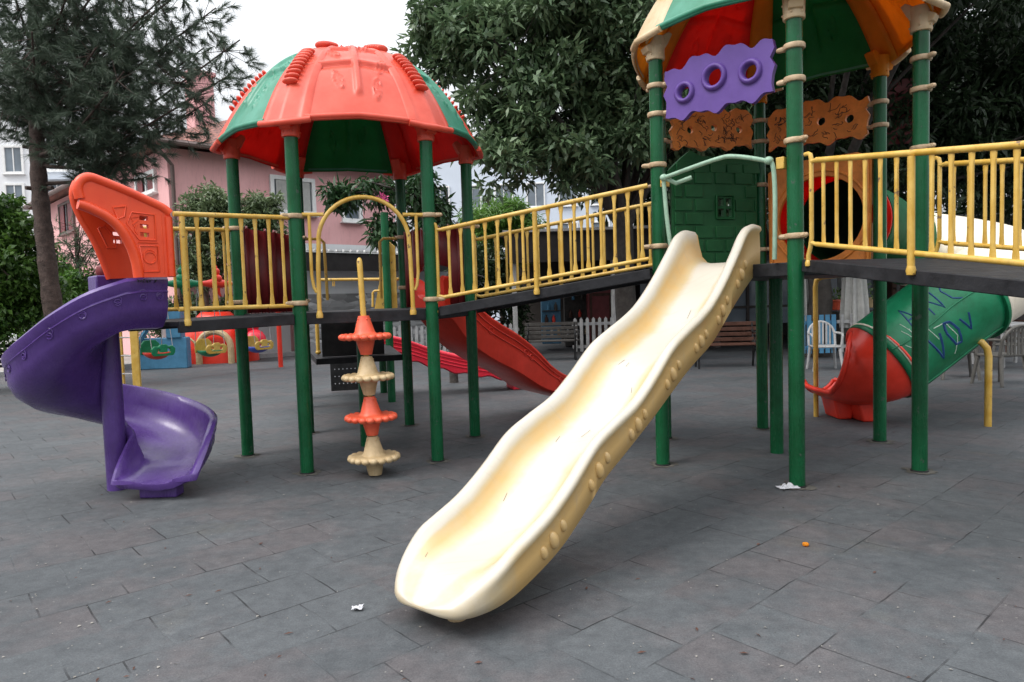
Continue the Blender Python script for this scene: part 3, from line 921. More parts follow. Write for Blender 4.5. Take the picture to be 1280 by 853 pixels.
def railing(parent, p0, ax, t0, t1, zl, zt, n, n_out, loops=(True, True), stanchion=(), footz=None):
    """zl, zt: lower/top rail height as functions of t along ax from p0"""
    q = lambda t, z, o=0.: p0 + ax * t + UP * z + n_out * o
    mb = MB()
    mb.tube([q(t0, zt(t0)), q(t1, zt(t1))], .0195, 12)
    lo_ = MB(); lo_.tube([q(t0, zl(t0)), q(t1, zl(t1))], .0175, 12); lo_.build('bottom_rail', 'yellow', parent)
    for i, (tt, s) in enumerate(((t0, 1), (t1, -1))):
        if loops[i]:
            # bracket pipe: out of the clamp, down past the rail to the deck edge
            za = zt(tt) + .06
            e = tt - s * .065
            mb.tube([q(e - s * .05, za), q(e - s * .015, za), q(e + s * .006, za - .012), q(e + s * .014, za - .04), q(e + s * .014, zl(tt) + .05), q(e, zl(tt) - .02), q(e - s * .02, zl(tt) - .07), q(e - s * .02, zl(tt) - .12)], .0155, 10)
            mb.tube([q(e + s * .014, zt(tt)), q(tt, zt(tt))], .015, 8)
            mb.tube([q(e + s * .014, zl(tt) + .015), q(tt, zl(tt))], .014, 8)
            mb.lathe([(.012, 0), (.022, .004), (.024, .03), (.016, .045)], q(e - s * .02, zl(tt) - .15), 10)
    rl = mb.build('top_rail', 'yellow', parent)
    for k in range(n):
        t = lerp(t0, t1, (k + .55) / n)
        b = MB()
        big = k in stanchion
        if big:
            fz = zl(t) - .10
            b.tube([q(t, fz, .018), q(t, zt(t) - .02, .018)], .021, 12)
            b.lathe([(.010, 0), (.024, .004), (.028, .03), (.022, .055)], q(t, fz - .03, .018), 12)
        else:
            baluster(b, q(t, zl(t) + .012), q(t, zt(t) - .014), ax)
        b.build('baluster', 'yellow', rl)
    return rl


def plank_deck(parent, p0, d, ax, w0, w1, t0, t1, z0, z1, th, nplank=8):
    """w along d (across), t along ax"""
    mb = MB()
    A = p0 + d * w0; B = p0 + d * w1
    L = t1 - t0
    for k in range(nplank):
        ta, tb = t0 + L * k / nplank + .003, t0 + L * (k + 1) / nplank - .003
        za, zb = lerp(z0, z1, (ta - t0) / L), lerp(z0, z1, (tb - t0) / L)
        b0 = len(mb.v)
        for (t, z) in ((ta, za), (tb, zb)):
            for w in (w0 + .03, w1 - .03):
                for dz in (0, -.035):
                    mb.v.append(tuple(p0 + d * w + ax * t + UP * (z + dz))); mb.att.append(0.)
        for f in ((0, 2, 6, 4), (1, 5, 7, 3), (0, 1, 3, 2), (4, 6, 7, 5), (0, 4, 5, 1), (2, 3, 7, 6)): mb.f.append(tuple(b0 + x for x in f))
    o = mb.build('plank_deck', 'deck', parent, bevel=.004)
    bm_ = MB()
    for w in (w0, w1):
        e0 = p0 + d * w + ax * t0 + UP * (z0 - .040); e1 = p0 + d * w + ax * t1 + UP * (z1 - .040)
        m_ = (e0 + e1) / 2; v = e1 - e0
        bm_.box(m_, (v.length, .05, .088), (ax.x, ax.y), tilt=v.z / math.hypot(v.x, v.y))
    bm_.build('side_beam', 'deck', o, bevel=.006)
    return o


# short bridge to the spiral slide
br1 = thing('footbridge', T1['FL'] + a1 * .5, 'short level footbridge between the domed tower and the purple spiral slide', 'footbridge', 'footbridges of the play structure')
dl = (T1['L'] - T1['FL']).normalized()
plank_deck(br1, T1['FL'], dl, a1, .0, 1.138, .06, 1.0, DECK1 - .012, DECK1 - .03, .1, 5)
railing(br1, T1['FL'], a1, .06, .99, lambda t: 1.450, lambda t: 2.192 - .03 * t, 8, -dl, (False, False), stanchion=(7,))
railing(br1, T1['L'], a1, .06, .99, lambda t: 1.450, lambda t: 2.192 - .03 * t, 8, dl, (False, False), stanchion=(7,))
# ramp bridge between the towers
br2 = thing('footbridge', T1['FR'] + b1 * 1.0, 'sloping footbridge with yellow railings joining the two towers behind the cream slide', 'footbridge', 'footbridges of the play structure')
dm = (T1['R'] - T1['FR']).normalized()
plank_deck(br2, T1['FR'], dm, b1, .02, 1.118, .07, 1.93, DECK1 + .012, DECK2 + .005, .1, 12)
zl2 = lambda t: 1.467 + .1446 * t
zt2 = lambda t: 2.066 + .1442 * t
railing(br2, T1['FR'], b1, .12, 1.92, zl2, zt2, 16, -dm, (True, False), stanchion=(7,))
railing(br2, T1['R'], b1, .12, 1.92, zl2, zt2, 16, dm, (True, False), stanchion=(7,))
# ramp bridge leaving to the right
br3 = thing('footbridge', T2['F'] + g2 * 1.0, 'footbridge sloping out of the photo at the right in front of the green tube slide', 'footbridge', 'footbridges of the play structure')
dr_ = (T2['R'] - T2['F']).normalized()
plank_deck(br3, T2['F'], dr_, g2, .02, 1.118, .07, 2.0, DECK2 + .008, DECK2 - .235, .1, 13)
zl3 = lambda t: 1.795 - .147 * t
zt3 = lambda t: 2.372 - .144 * t
railing(br3, T2['F'], g2, .22, 1.95, zl3, zt3, 14, -dr_, (True, False), stanchion=(6, 13))
railing(br3, T2['R'], g2, .22, 1.95, zl3, zt3, 14, dr_, (True, False), stanchion=(6, 13))

# ------------------------------------------------------------------ cream wave slide
SC = Vector((1.631, 5.54, 0)); SD = Vector((-.62912, -.77731, 0)); SN = Vector((.77731, -.62912, 0))  # SN points to the near (right) wall
rimz = cub([-.14, 0, .14, .3, .56, .8, .95, 1.22, 1.4, 1.65, 1.85, 2.1, 2.3, 2.5, 2.7, 2.9, 3.05, 3.17, 3.26], [1.955, 1.955, 1.91, 1.77, 1.55, 1.385, 1.315, 1.215, 1.14, .975, .86, .775, .70, .565, .45, .375, .325, .27, .20])
botz = cub([-.14, -.05, .39, .78, 1.16, 1.42, 1.66, 1.99, 2.24, 2.38, 2.62, 2.88, 3.1, 3.26], [1.585, 1.56, 1.335, 1.10, .95, .83, .715, .57, .46, .37, .235, .15, .105, .088])
depz = cub([-.14, 0, .2, .5, 1.0, 2.0, 2.6, 2.95, 3.15, 3.26], [.27, .27, .265, .20, .165, .155, .145, .105, .055, .035])


def wave_slide_mesh(mb, C, D, N, rz, bz, dz, L0, L1, hw0, hw1, nt=90, tiplen=.34, bumps=(), tophold=None):
    rows, att = [], []
    floor = []
    ta = L1 - tiplen
    ts = [L0 + (ta - L0) * i / nt for i in range(nt)] + [ta + tiplen * math.sin(rad(a_)) for a_ in np.linspace(0, 88, 26)]
    for t in ts:
        hw = lerp(hw0, hw1, min(1, max(0, (t - L0) / (L1 - L0))))
        q = max(0, (t - ta) / tiplen)
        hw *= max(.001, (1 - q ** 3.0)) ** .37
        R, B, Dp = rz(t), bz(t), dz(t)
        F = R - Dp
        lip = min(.058, hw * .4)
        sec = [(-hw + .035, B), (-hw, B + .02), (-hw - .004, lerp(B, R, .5)), (-hw, R - .055), (-hw - .016, R - .035), (-hw - .012, R - .010), (-hw + .012, R + .004), (-hw + lip * .75, R - .006), (-hw + lip * 1.1, R - .035),
               (-hw + lip * 1.35, lerp(R, F, .45)), (-hw + lip * 1.75, lerp(R, F, .78)), (-hw + lip * 2.5, lerp(R, F, .96)), (-hw * .3, F - .004), (0, F - .005)]
        wr = [.06, .06, .08, .18, .45, .75, .95, .98, .75, .25, .22, .5, .9, 1.0]
        full = sec + [(-a, b) for a, b in reversed(sec[:-1])]
        wf = wr + list(reversed(wr[:-1]))
        if q > 0:  # the rims die out and the section closes to a rounded lip
            kk = q * q * (3 - 2 * q)
            ta_ = [.75, .93, 1.0, .985, .955, .91, .86, .80, .72, .62, .5, .38, .2, 0]
            tb_ = [0, .10, .42, .68, .80, .89, .95, .985, 1, 1, 1, 1, 1, 1]
            tgt = [(-hw * a, lerp(B, F, b)) for a, b in zip(ta_, tb_)]; tgt += [(-a, b) for a, b in reversed(tgt[:-1])]
            full = [(lerp(p_[0], g_[0], kk), lerp(p_[1], g_[1], kk)) for p_, g_ in zip(full, tgt)]
            if q > .7:
                zm = lerp(B, F, .5); sq = math.sqrt(max(.002, 1 - ((q - .7) / .3) ** 2.2)); full = [(a, zm + (b - zm) * sq) for a, b in full]
        k = q
        if k > 0: wf = [lerp(w, max(w, .66), min(1, k * 1.6)) for w in wf]
        rows.append([C + D * t + N * a + UP * b for a, b in full]); att.append(wf)
    b0 = mb.grid(rows, True, att)
    mb.cap(rows[0], True); mb.cap(rows[-1])
    for t, s, side_ in bumps:
        B, R = bz(t), rz(t)
        hw = lerp(hw0, hw1, (t - L0) / (L1 - L0))
        for j, (dt, sz) in enumerate(((-.082, .8), (0, 1.12), (.078, .85))):
            tt = t + dt; zc = lerp(bz(tt), rz(tt), .46 - .04 * j)
            sl = (rz(tt + .03) - rz(tt - .03)) / .06
            dirv = (D + UP * sl).normalized(); up2 = N.cross(dirv).normalized()
            tl = (UP * .9 + dirv * .35).normalized(); t2 = N.cross(tl).normalized()
            ax = Matrix((t2, N, tl)).transposed()
            n0 = len(mb.att)
            mb.ell(C + D * tt + N * (side_ * (hw + .003)) + UP * zc, (.028 * sz, .022 * sz, .042 * sz), ax, 12, 10)
            for q_ in range(n0, len(mb.att)): mb.att[q_] = .2


slide1 = thing('wave_slide', SC + SD * 1.6, 'wavy cream slide with yellowed sides running down towards the camera from the right tower', 'slide')
mb = MB()
wave_slide_mesh(mb, SC, SD, SN, rimz, botz, depz, -.14, 3.30, .285, .300, 96, .36,
                bumps=[(t, 1, s) for s in (1, -1) for t in (.26, .62, .99, 1.41, 1.86, 2.28, 2.70)])
mb.build('slide_chute', 'cream', slide1, smooth=62, attr='wear')
mb = MB()
fp = SC + SD * 3.02
mb.lathe([(.045, 0), (.05, .01), (.042, .05), (.04, .13)], (fp.x, fp.y, 0), 14)
fp = SC + SD * 3.08 + SN * .02
mb.lathe([(.045, 0), (.05, .015), (.045, .05), (.045, .13)], (fp.x, fp.y, 0), 14)
mb.build('slide_foot', 'rib_cream', slide1)
# small scuff strokes on the chute (scratched black marks)
sc = MB()
for (t, w, L_, an) in ((.60, .05, .10, .3), (1.30, -.10, .07, -.4), (1.33, -.05, .05, .2), (1.55, .09, .06, .8), (1.92, .02, .09, -.2), (2.03, -.12, .07, .5), (2.45, -.17, .10, .1), (2.5, -.14, .06, .6), (3.02, -.20, .05, .9), (3.05, -.185, .06, .9)):
    def sp(tt, ww): return SC + SD * tt + SN * ww + UP * (rimz(tt) - depz(tt) + .0005 + (.0 if abs(ww) < .1 else .012 * ((abs(ww) - .1) / .08)))
    sc.tube([sp(t, w), sp(t + L_ * .5 * math.cos(an), w + L_ * .5 * math.sin(an) * .4), sp(t + L_ * math.cos(an), w + L_ * math.sin(an) * .4)], .0009, 5)
sc.build('scuff_mark', 'wood', slide1.children[0])
# pale green sit-down bar over the slide mouth
gq = lambda u, z, o=0.: T2['FL'] + dFF * u + UP * z + f2 * o
mb = MB()
mb.tube(spline([gq(.15, 1.68, .02), gq(.13, 2.0, .07), gq(.115, 2.32, .09), gq(.13, 2.385, .10), gq(.2, 2.40, .11), gq(.6, 2.46, .13), gq(.75, 2.455, .13), gq(.95, 2.40, .09), gq(1.0, 2.37, .07), gq(1.01, 2.2, .05), gq(1.0, 1.9, .03), gq(.99, 1.68, .02)], 6), .017, 12)
mb.tube([gq(.12, 2.39, .10), gq(.2, 2.34, .05), gq(.3, 2.38, -.02)], .018, 8)
mb.ell(gq(.12, 2.39, .10), (.034, .034, .03), n=10, m=8); mb.ell(gq(.98, 2.395, .08), (.034, .034, .03), n=10, m=8)
gb = mb.build('sit_down_bar', 'palegreen', tower2)
tag(gb, 'worn pale green bar across the slide entrance')
for u_, z_ in ((.085, 2.37), (1.05, 2.37)):
    br_ = MB(); br_.box(gq(u_, z_, .03), (.06, .05, .085), (dFF.x, dFF.y)); br_.build('bar_bracket', 'yellow', gb, bevel=.005)

# ------------------------------------------------------------------ red slide behind the middle bridge
RC_ = (T1['R'] + T1['BR']) / 2
r_rim = cub([-.12, .0, .2, .45, .7, 1.0, 1.3, 1.6, 1.9, 2.2, 2.6, 2.8], [1.72, 1.70, 1.55, 1.33, 1.18, 1.03, .84, .60, .44, .36, .28, .2])
r_bot = cub([-.12, 0, .2, .5, 1.0, 1.45, 1.83, 2.2, 2.6, 2.8], [1.30, 1.22, 1.0, .80, .56, .32, .20, .10, .06, .05])
r_dep = cub([-.12, .3, 2.4, 2.8], [.24, .19, .14, .05])
sl2 = thing('wave_slide', RC_ + r1 * 1.4, 'red wavy slide going down behind the middle footbridge, rings moulded on its side', 'slide')
mb = MB()
wave_slide_mesh(mb, RC_, r1, Vector((r1.y, -r1.x, 0)), r_rim, r_bot, r_dep, -.12, 2.8, .285, .285, 70, .3)
RN = Vector((r1.y, -r1.x, 0))
for off in (.34, .62):   # moulded lines along the side wall
    mb.tube([RC_ + r1 * t + RN * .292 + UP * lerp(r_bot(t), r_rim(t), 1 - off * .6) for t in np.linspace(-.05, 2.5, 40)], .006, 6)
for t in (.55, 1.12, 1.22, 1.75):
    zc = lerp(r_bot(t), r_rim(t), .66)
    mb.tube([RC_ + r1 * (t + .035 * math.cos(a)) + RN * .292 + UP * (zc + .035 * math.sin(a)) for a in np.linspace(.4, 2 * PI, 14)], .006, 6)
mb.build('slide_chute', 'redslide', sl2, smooth=55)
mb = MB(); fp = RC_ + r1 * 2.45; mb.box((fp.x, fp.y, .06), (.16, .4, .12), (r1.x, r1.y)); mb.build('slide_foot', 'redslide', sl2, bevel=.02)

# ------------------------------------------------------------------ lower crimson slide and rear platform
A_ = Vector((-1.785, 10.218, 0)); B_ = Vector((-2.098, 11.304, 0))
lc = (A_ + B_) / 2; ld = Vector((.961, .277, 0)).normalized(); ln = Vector((ld.y, -ld.x, 0))
l_rim = cub([-.1, 0, .3, .7, 1.1, 1.5, 1.9, 2.15, 2.3], [.97, .96, .88, .72, .60, .50, .40, .37, .33])
l_bot = cub([-.1, 0, .3, .7, 1.1, 1.5, 1.9, 2.15, 2.3], [.64, .62, .56, .43, .32, .24, .17, .16, .16])
l_dep = cub([-.1, .5, 1.8, 2.3], [.14, .12, .11, .05])
sl3 = thing('wave_slide', lc + ld * 1.1, 'low crimson slide with a wavy lower edge at the back, between the tower posts', 'slide')
mb = MB()
wave_slide_mesh(mb, lc, ld, ln, l_rim, lambda t: l_bot(t) + .02 * math.sin(t * 17), l_dep, -.1, 2.3, .28, .28, 70, .3)
for off in (.25, .45, .62):
    mb.tube([lc + ld * t + ln * .287 + UP * lerp(l_bot(t), l_rim(t), 1 - off) for t in np.linspace(-.05, 2.0, 40)], .008, 6)
mb.build('slide_chute', 'crimson', sl3, smooth=55)
mb = MB(); fp = lc + ld * 2.02; mb.box((fp.x, fp.y, .10), (.13, .4, .20), (ld.x, ld.y)); mb.build('slide_foot', 'crimson', sl3, bevel=.02)

low = thing('low_play_platform', (-1.9, 9.8, 0), 'low black platform with perforated steps behind the domed tower', 'play platform')
for p in (A_, B_, Vector((-2.95, 9.85, 0)), Vector((-3.2, 10.9, 0))):
    zt_ = 2.75 if p in (A_,) else (.86 if p.x > -2.5 else .86)
    mb = MB(); mb.tube([(p.x, p.y, 0), (p.x, p.y, zt_)], .057, 20); mb.build('post', 'post', low)
mb = MB()
mb.prism([(-2.25, 8.02), (-1.30, 8.28), (-1.78, 10.2), (-2.1, 11.3), (-3.15, 10.95), (-2.9, 9.9)], (0, 0, .80), (1, 0, 0), (0, 1, 0), UP, .07)
mb.build('deck', 'deck', low, bevel=.005)
mb = MB(); m_ = (at(401, 425, 8.25) + at(478, 425, 8.4)) / 2
mb.box((-1.88, 8.30, 1.075), (.72, .03, .47), (.96, .27)); mb.build('stair_riser', 'black', low, bevel=.004)
mb = MB()
hs = [circ(x, z, .012, 8) for x in np.linspace(-.2, .2, 7) for z in (.12, .24, .36, .48)]
mb.prism([(-.27, .0), (.27, .0), (.27, .70), (-.27, .70)], (-2.75, 11.6, .02), (.97, .2, 0), UP, (-.2, .97, 0), .02, hs)
mb.build('perforated_riser', 'black', low)
mb = MB()
for px in (397, 473):
    p = at(px, 423, 8.6); d_ = Vector((.27, .96, 0))
    mb.tube([Vector((p.x, p.y, 1.36)), Vector((p.x, p.y, .88))], .024, 10)
    mb.ell((p.x, p.y, .87), (.035, .035, .03), n=10, m=6)
mb.build('handrail', 'yellow', low)
mb = MB()
mb.tube([at(396, 350, 10.4), at(502, 349, 10.4)], .022, 10)
mb.tube([at(466, 384, 10.2), at(466, 366, 10.2), at(468, 364, 10.2), at(478, 363.5, 10.2)], .018, 8)
for px in (416, 418):
    mb.tube([at(px, 351, 10.4), at(px, 358, 10.4)], .008, 6)
mb.build('cross_rail', 'yellow', low)
mb = MB(); o_ = at(484, 300, 10.3)
mb.prism([(0, 0), (.11, -.1), (.11, -1.02), (-.23, -1.02)], o_, (1, 0, 0), UP, (0, 1, 0), .04)
mb.build('side_panel', 'yellow', low, bevel=.008)

# ------------------------------------------------------------------ disc climber
disc = thing('disc_climber', (-1.19, 5.86, 0), 'climbing pole with coral and cream scalloped discs in front of the domed tower', 'climbing pole')
pa = Vector((-1.19, 5.86, 0)); pb = Vector((-1.26, 5.925, 1.835))


def dp(z): return lerp(pa, pb, z / 1.835)


mb = MB(); mb.tube([dp(.0), dp(1.30), dp(1.35), dp(1.80), dp(1.825), dp(1.836)], [.024, .024, .024, .024, .018, .006], 14)
mb.tube([dp(1.36), dp(1.37) + f1 * -.12], .02, 8)
mb.build('pole', 'yellow', disc)
zed = [(0.0, 'disc_cream'), (.335, 'disc_orange'), (.675, 'disc_cream'), (1.015, 'disc_orange')]
for zb, mt in zed:
    mb = MB(); h = .335; cc = dp(zb + .17)
    zmid = .155 if zb > 0 else .15
    low_r = .056 if zb == 0 else .048
    prof = [(.03, .004), (low_r, .006), (low_r + .003, .02)]
    prof += [(.078, zmid - .034), (.105, zmid - .022), (.165, zmid - .02), (.19, zmid - .012), (.2, zmid + .004), (.19, zmid + .02), (.165, zmid + .026), (.135, zmid + .02), (.100, zmid + .024), (.084, zmid + .045), (.048, h - .012), (.046, h - .004), (.03, h - .002)]
    n_ = 72
    def wob(i, k): return .012 * math.cos(k * 2 * PI / n_ * 18) if 5 <= i <= 8 else 0
    pr2 = prof
    base = dp(zb); 
    rows = [[(base.x + (dp(zb + z) - base).x + r * (1 + wob(i, k)) * math.cos(2 * PI * k / n_), base.y + (dp(zb + z) - base).y + r * (1 + wob(i, k)) * math.sin(2 * PI * k / n_), zb + z) for k in range(n_)] for i, (r, z) in enumerate(pr2)]
    mb.grid(rows, True); mb.cap(rows[0], True); mb.cap(rows[-1])
    for k in range(18):  # scallop beads
        a = 2 * PI * (k) / 18
        mb.ell(dp(zb + zmid) + Vector((.19 * math.cos(a), .19 * math.sin(a), .002)), (.034, .034, .027), n=10, m=8)
    for a in (.6, 2.2, 3.9, 5.4):
        mb.ell(dp(zb + h - .03) + Vector((.056 * math.cos(a), .056 * math.sin(a), 0)), (.007, .007, .007), n=6, m=4)
    tag(mb.build('disc', mt, disc, smooth=45), None)

# ------------------------------------------------------------------ purple spiral slide with its orange hood
POLE = Vector((-3.26, 5.67, 0))
spiral = thing('spiral_slide', POLE, 'purple spiral slide with an orange moulded hood at the left', 'slide')
mb = MB(); mb.tube([(POLE.x, POLE.y, 0), (POLE.x, POLE.y, 1.70)], .080, 24)
pl = mb.build('pole', 'purple', spiral)
mb = MB(); mb.lathe([(.05, 0), (.055, .01), (.062, .04), (.05, .075), (.02, .095), (.004, .1)], (POLE.x, POLE.y, 1.735), 16); mb.build('pole_cap', 'maroon', pl)
mb = MB(); mb.box((POLE.x + .02, POLE.y, 1.66), (.22, .22, .15), (a1.x, a1.y)); mb.build('pole_head', 'purple', pl, bevel=.012)
# outer rim height and section along the turn (phi runs clockwise)
near = (T1['FL'] - POLE).dot(Vector((-dl.x, -dl.y, 0)))   # distance from the pole to the bridge's near plane
nb = -dl
phi0 = math.atan2(nb.y, nb.x)
cl = []   # list of (outer pt dir r_in r_out z_out_rim z_floor)
zr_g = cub([48, 70, 90, 110, 145, 180, 230, 270, 310, 340, 360], [1.68, 1.58, 1.44, 1.29, 1.12, 1.0, .84, .72, .61, .545, .50])
zr_f = lambda ph: zr_g(-ph)
stations = []
ent = 1.02
RO = .678
t_tan = (POLE - T1['FL']).dot(a1)
for t in np.linspace(ent, t_tan, 9)[:-1]:
    z = 1.69 - .10 * max(0, (t - ent - .15) / (t_tan - ent)) ** 1.5 * .4
    c_ = T1['FL'] + a1 * t - nb * (near - RO)
    stations.append((c_, nb.copy(), a1.copy(), z, .0))
p0d = math.degrees(phi0)
N_ = 66
for k in range(N_ + 1):
    ph = p0d - (360 + p0d - 4) * k / N_
    a = rad(ph); o = Vector((math.cos(a), math.sin(a), 0)); tg = Vector((math.sin(a), -math.cos(a), 0))
    sh = Vector((0, 0, 0))
    stations.append((POLE + o * RO, o, tg, zr_f(ph), max(0, (-ph - 250) / 110)))
last = stations[-1]
cur = last[0].copy(); o = last[1].copy(); tg = last[2].copy()
for k in range(1, 11):
    e = k / 10
    o2 = (last[1] + Vector((0, 0, 0))).normalized(); rot = Matrix.Rotation(rad(-4 * e), 3, 'Z')
    tg2 = rot @ last[2]; o3 = rot @ last[1]
    cur = cur + tg2 * .043
    stations.append((cur.copy(), o3, tg2, .50 - .08 * e - .23 * e ** 1.7, 1.0 + e))
mb = MB(); rows = []; att = []
nst = len(stations)
for i, (p, o, tg, zr, fl) in enumerate(stations):
    fin = max(0, (i - (nst - 10)) / 9)           # tip rounding
    fz = min(1, max(0, (i - (nst - 26)) / 22)); fz = fz * fz * (3 - 2 * fz); p = p + o * (.12 * fz)
    W = .62 + .03 * fz
    wall = lerp(.345, .30, min(1, i / (nst - 10))) * (1 - .78 * fin ** 1.6)
    inn = lerp(.20, .24, min(1, i / nst)) * (1 - .80 * fin ** 1.6)
    if i < 6: inn = .30 - .02 * i
    sx = 1 - .05 * fin ** 4
    dz = 0
    sec = [(.030, zr - .045), (.034, zr - .012), (.012, zr + .010), (-.018, zr + .004), (-.036, zr - .03), (-.055, zr - wall * .45), (-.085, zr - wall * .75), (-.15, zr - wall * .95), (-.28, zr - wall - .004),
           (-W + .15, zr - wall + .004), (-W + .09, zr - wall + .03), (-W + .055, zr - wall + inn * .55), (-W + .04, zr - wall + inn - .02), (-W + .02, zr - wall + inn), (-W - .005, zr - wall + inn - .008), (-W - .015, zr - wall + inn - .04)]
    und = [(-W + .0, zr - wall + inn * .4), (-W + .05, zr - wall - .02), (-.28, zr - wall - .045), (-.13, zr - wall - .03), (-.035, zr - wall * .86), (.004, zr - wall * .62), (.010, zr - wall * .34), (.022, zr - wall * .30), (.012, zr - wall * .26)]
    full = sec + und
    rows.append([p + o * ((a + W / 2) * sx - W / 2) + UP * max(b, .06) for a, b in full])
mb.grid(rows, True); mb.cap(rows[0], True)
# closing lip at the exit
e = rows[-1]; p, o, tg, zr, fl = stations[-1]; p = p + o * .12
cen = sum((V3(x) for x in e), Vector()) / len(e)
r2 = [lerp(V3(x), cen + Vector((0, 0, V3(x).z - cen.z)) * .7, .12) + tg * .035 for x in e]
r3 = [lerp(V3(x), cen, .5) + tg * .05 for x in e]
mb.grid([e, r2, r3], True); mb.cap(r3)
# relief rings moulded on the outer wall
for i in range(2, 40, 4):
    p, o, tg, zr, fl = stations[i]
    z2 = stations[i + 1][3]; w_ = lerp(.345, .30, i / (nst - 10))
    for zo, r_ in ((.14, .022), (.055 + .03 * (i % 3), .026)):
        mb.tube([p + o * .013 + tg * (r_ * math.cos(a)) + UP * (zr - w_ * .30 - zo * .35 + .01 + r_ * math.sin(a)) for a in np.linspace(0, 5.6, 12)], .004, 5)
chute = mb.build('slide_chute', 'purple', spiral, smooth=50)
mb = MB(); ft = stations[-1][0] - stations[-1][1] * .20 - stations[-1][2] * .12
mb.box((ft.x, ft.y, .06), (.13, .29, .12), (stations[-1][2].x, stations[-1][2].y)); mb.build('slide_foot', 'purple', spiral, bevel=.012)
# entrance sill filling the gap between bridge and chute
mb = MB()
c_ = T1['FL'] + a1 * 1.02 + dl * .80
mb.box((c_.x, c_.y, 1.56), (.05, .42, .36), (a1.x, a1.y)); mb.build('entry_panel', 'purple', spiral, bevel=.01)
# tag scrawl on the rim
ik = MB(); r_ = random.Random(3)
hp = lambda t, z, o=0.: T1['FL'] + a1 * t + UP * z + nb * (RO - near + o)
for t0_, hh in ((1.115, .022), (1.145, .02), (1.165, .022), (1.19, .02), (1.21, .018), (1.225, .02)):
    pts = [hp(t0_ + r_.uniform(-.012, .012), 1.668 + r_.uniform(-hh, hh) * .7, .036) for _ in range(5)]
    ik.tube(pts, .003, 5)
ik.build('scribble', 'ink', chute)

# hood: two side walls and a curved top over the chute entrance
hpl = lambda t, z, o=0.: T1['FL'] + a1 * t + UP * z + nb * (o - .06)
topl = [(1.585, 2.235), (1.595, 2.30), (1.575, 2.355), (1.52, 2.385), (1.44, 2.365), (1.29, 2.312), (1.14, 2.25), (1.05, 2.21), (1.0, 2.17), (.985, 2.12)]
outl = [(.985, 1.695), (1.255, 1.69), (1.265, 1.80), (1.295, 1.92), (1.35, 2.03), (1.42, 2.105), (1.49, 2.14), (1.56, 2.17)] + topl
HWD = .62
fpo = T1['FL'] - nb * (HWD + .06)
farl = []
for px, py in ((137, 349), (130, 330), (117, 300), (102, 275), (93, 255)):
    q_ = onpl(px, py, fpo, a1); farl.append(((q_ - fpo).dot(a1), q_.z))
ftop = []
for px, py in ((91, 240), (95, 228), (105, 222), (120, 224)):
    q_ = onpl(px, py, fpo, a1); ftop.append(((q_ - fpo).dot(a1), q_.z))
outf = [(.985, 1.72)] + farl + ftop + [(1.2, 2.25), (1.05, 2.21), (1.0, 2.17), (.985, 2.12)]
slots = [[(1.155, z), (1.215, z + .004), (1.215, z + .036), (1.155, z + .032)] for z in (1.985, 2.045, 2.105)]
hood = MB()
nrm = nb
hood.prism(outl, hpl(0, 0, 0), a1, UP, nrm, .045, slots)
hood.prism(outf, hpl(0, 0, -HWD), a1, UP, nrm, .045, slots)
hd = hood.build('hood', 'orange', spiral, bevel=.012)
top = MB(); rows = []
tn = [(1.595, 2.27), (1.59, 2.325), (1.545, 2.372), (1.44, 2.365), (1.29, 2.312), (1.14, 2.25), (1.05, 2.21), (1.0, 2.17)]
tf = [ftop[0], ftop[1], ftop[2], ftop[3], (1.25, 2.27), (1.14, 2.25), (1.05, 2.21), (1.0, 2.17)]
for w in np.linspace(0, 1, 15):
    rows.append([hpl(lerp(p_[0], q_[0], w), lerp(p_[1], q_[1], w) + .05 * math.sin(PI * w) - .012, -HWD * w) for p_, q_ in zip(tn, tf)])
top.grid(rows); top.build('hood_top', 'orange', hd, solid=.03, smooth=60)
rl = MB()
ed = spline([hpl(t, z, .010) for t, z in topl[:9]], 5)
rl.tube(ed, .034, 10)
arch = spline([hpl(t, z, .012) for t, z in ((1.60, 2.195), (1.56, 2.185), (1.49, 2.155), (1.41, 2.11), (1.335, 2.03), (1.28, 1.915), (1.25, 1.80), (1.24, 1.69))], 6)
rl.tube(arch, .036, 12)
rl.tube([hpl(1.012, 2.14, .020), hpl(1.012, 1.70, .020)], .028, 10)
rl.tube([hpl(1.065, 2.16, .018), hpl(1.065, 1.72, .018)], .008, 8)
sh_ = lambda pts, r=.0075: rl.tube([hpl(t, z, .0225) for t, z in pts + [pts[0]]], r, 6)
sh_([(1.11, 1.965), (1.225, 1.965), (1.30, 2.08), (1.265, 2.16), (1.11, 2.15)])
sh_([(1.30, 2.20), (1.385, 2.185), (1.36, 2.105), (1.315, 2.125)])
sh_([(1.10, 1.735), (1.205, 1.73), (1.225, 1.92), (1.10, 1.92)])
rl.tube([hpl(1.10, 1.945, .0225), hpl(1.235, 1.945, .0225)], .006, 6)
rl.tube([hpl(1.158 + .042 * math.cos(a), 1.835 + .042 * math.sin(a), .0225) for a in np.linspace(0, 2 * PI, 20)], .007, 6)
rl.tube([hpl(1.158 + .046 * math.cos(a), 1.838 + .055 * math.sin(a), .0225) for a in np.linspace(.3, PI - .3, 12)], .006, 6)
for k in range(3):
    rl.tube([hpl(1.235 + .012 * k, 2.005 + .045 * k, .0225), hpl(1.25 + .01 * k, 2.03 + .045 * k, .0225), hpl(1.235 - .01 * k, 2.075 + .03 * k, .0225)], .006, 6)
fq = lambda t, z: hpl(t, z, -HWD + .026)
rl.tube([fq(t, z) for t, z in ((1.26, 1.95), (1.20, 1.95), (1.20, 2.02), (1.27, 2.12), (1.32, 2.10), (1.26, 1.95))], .007, 6)
rl.tube(spline([fpo + a1 * t + UP * z + nb * .0 for t, z in farl + ftop[:2]], 4), .026, 10)
rl.build('hood_relief', 'orange', hd, smooth=60)

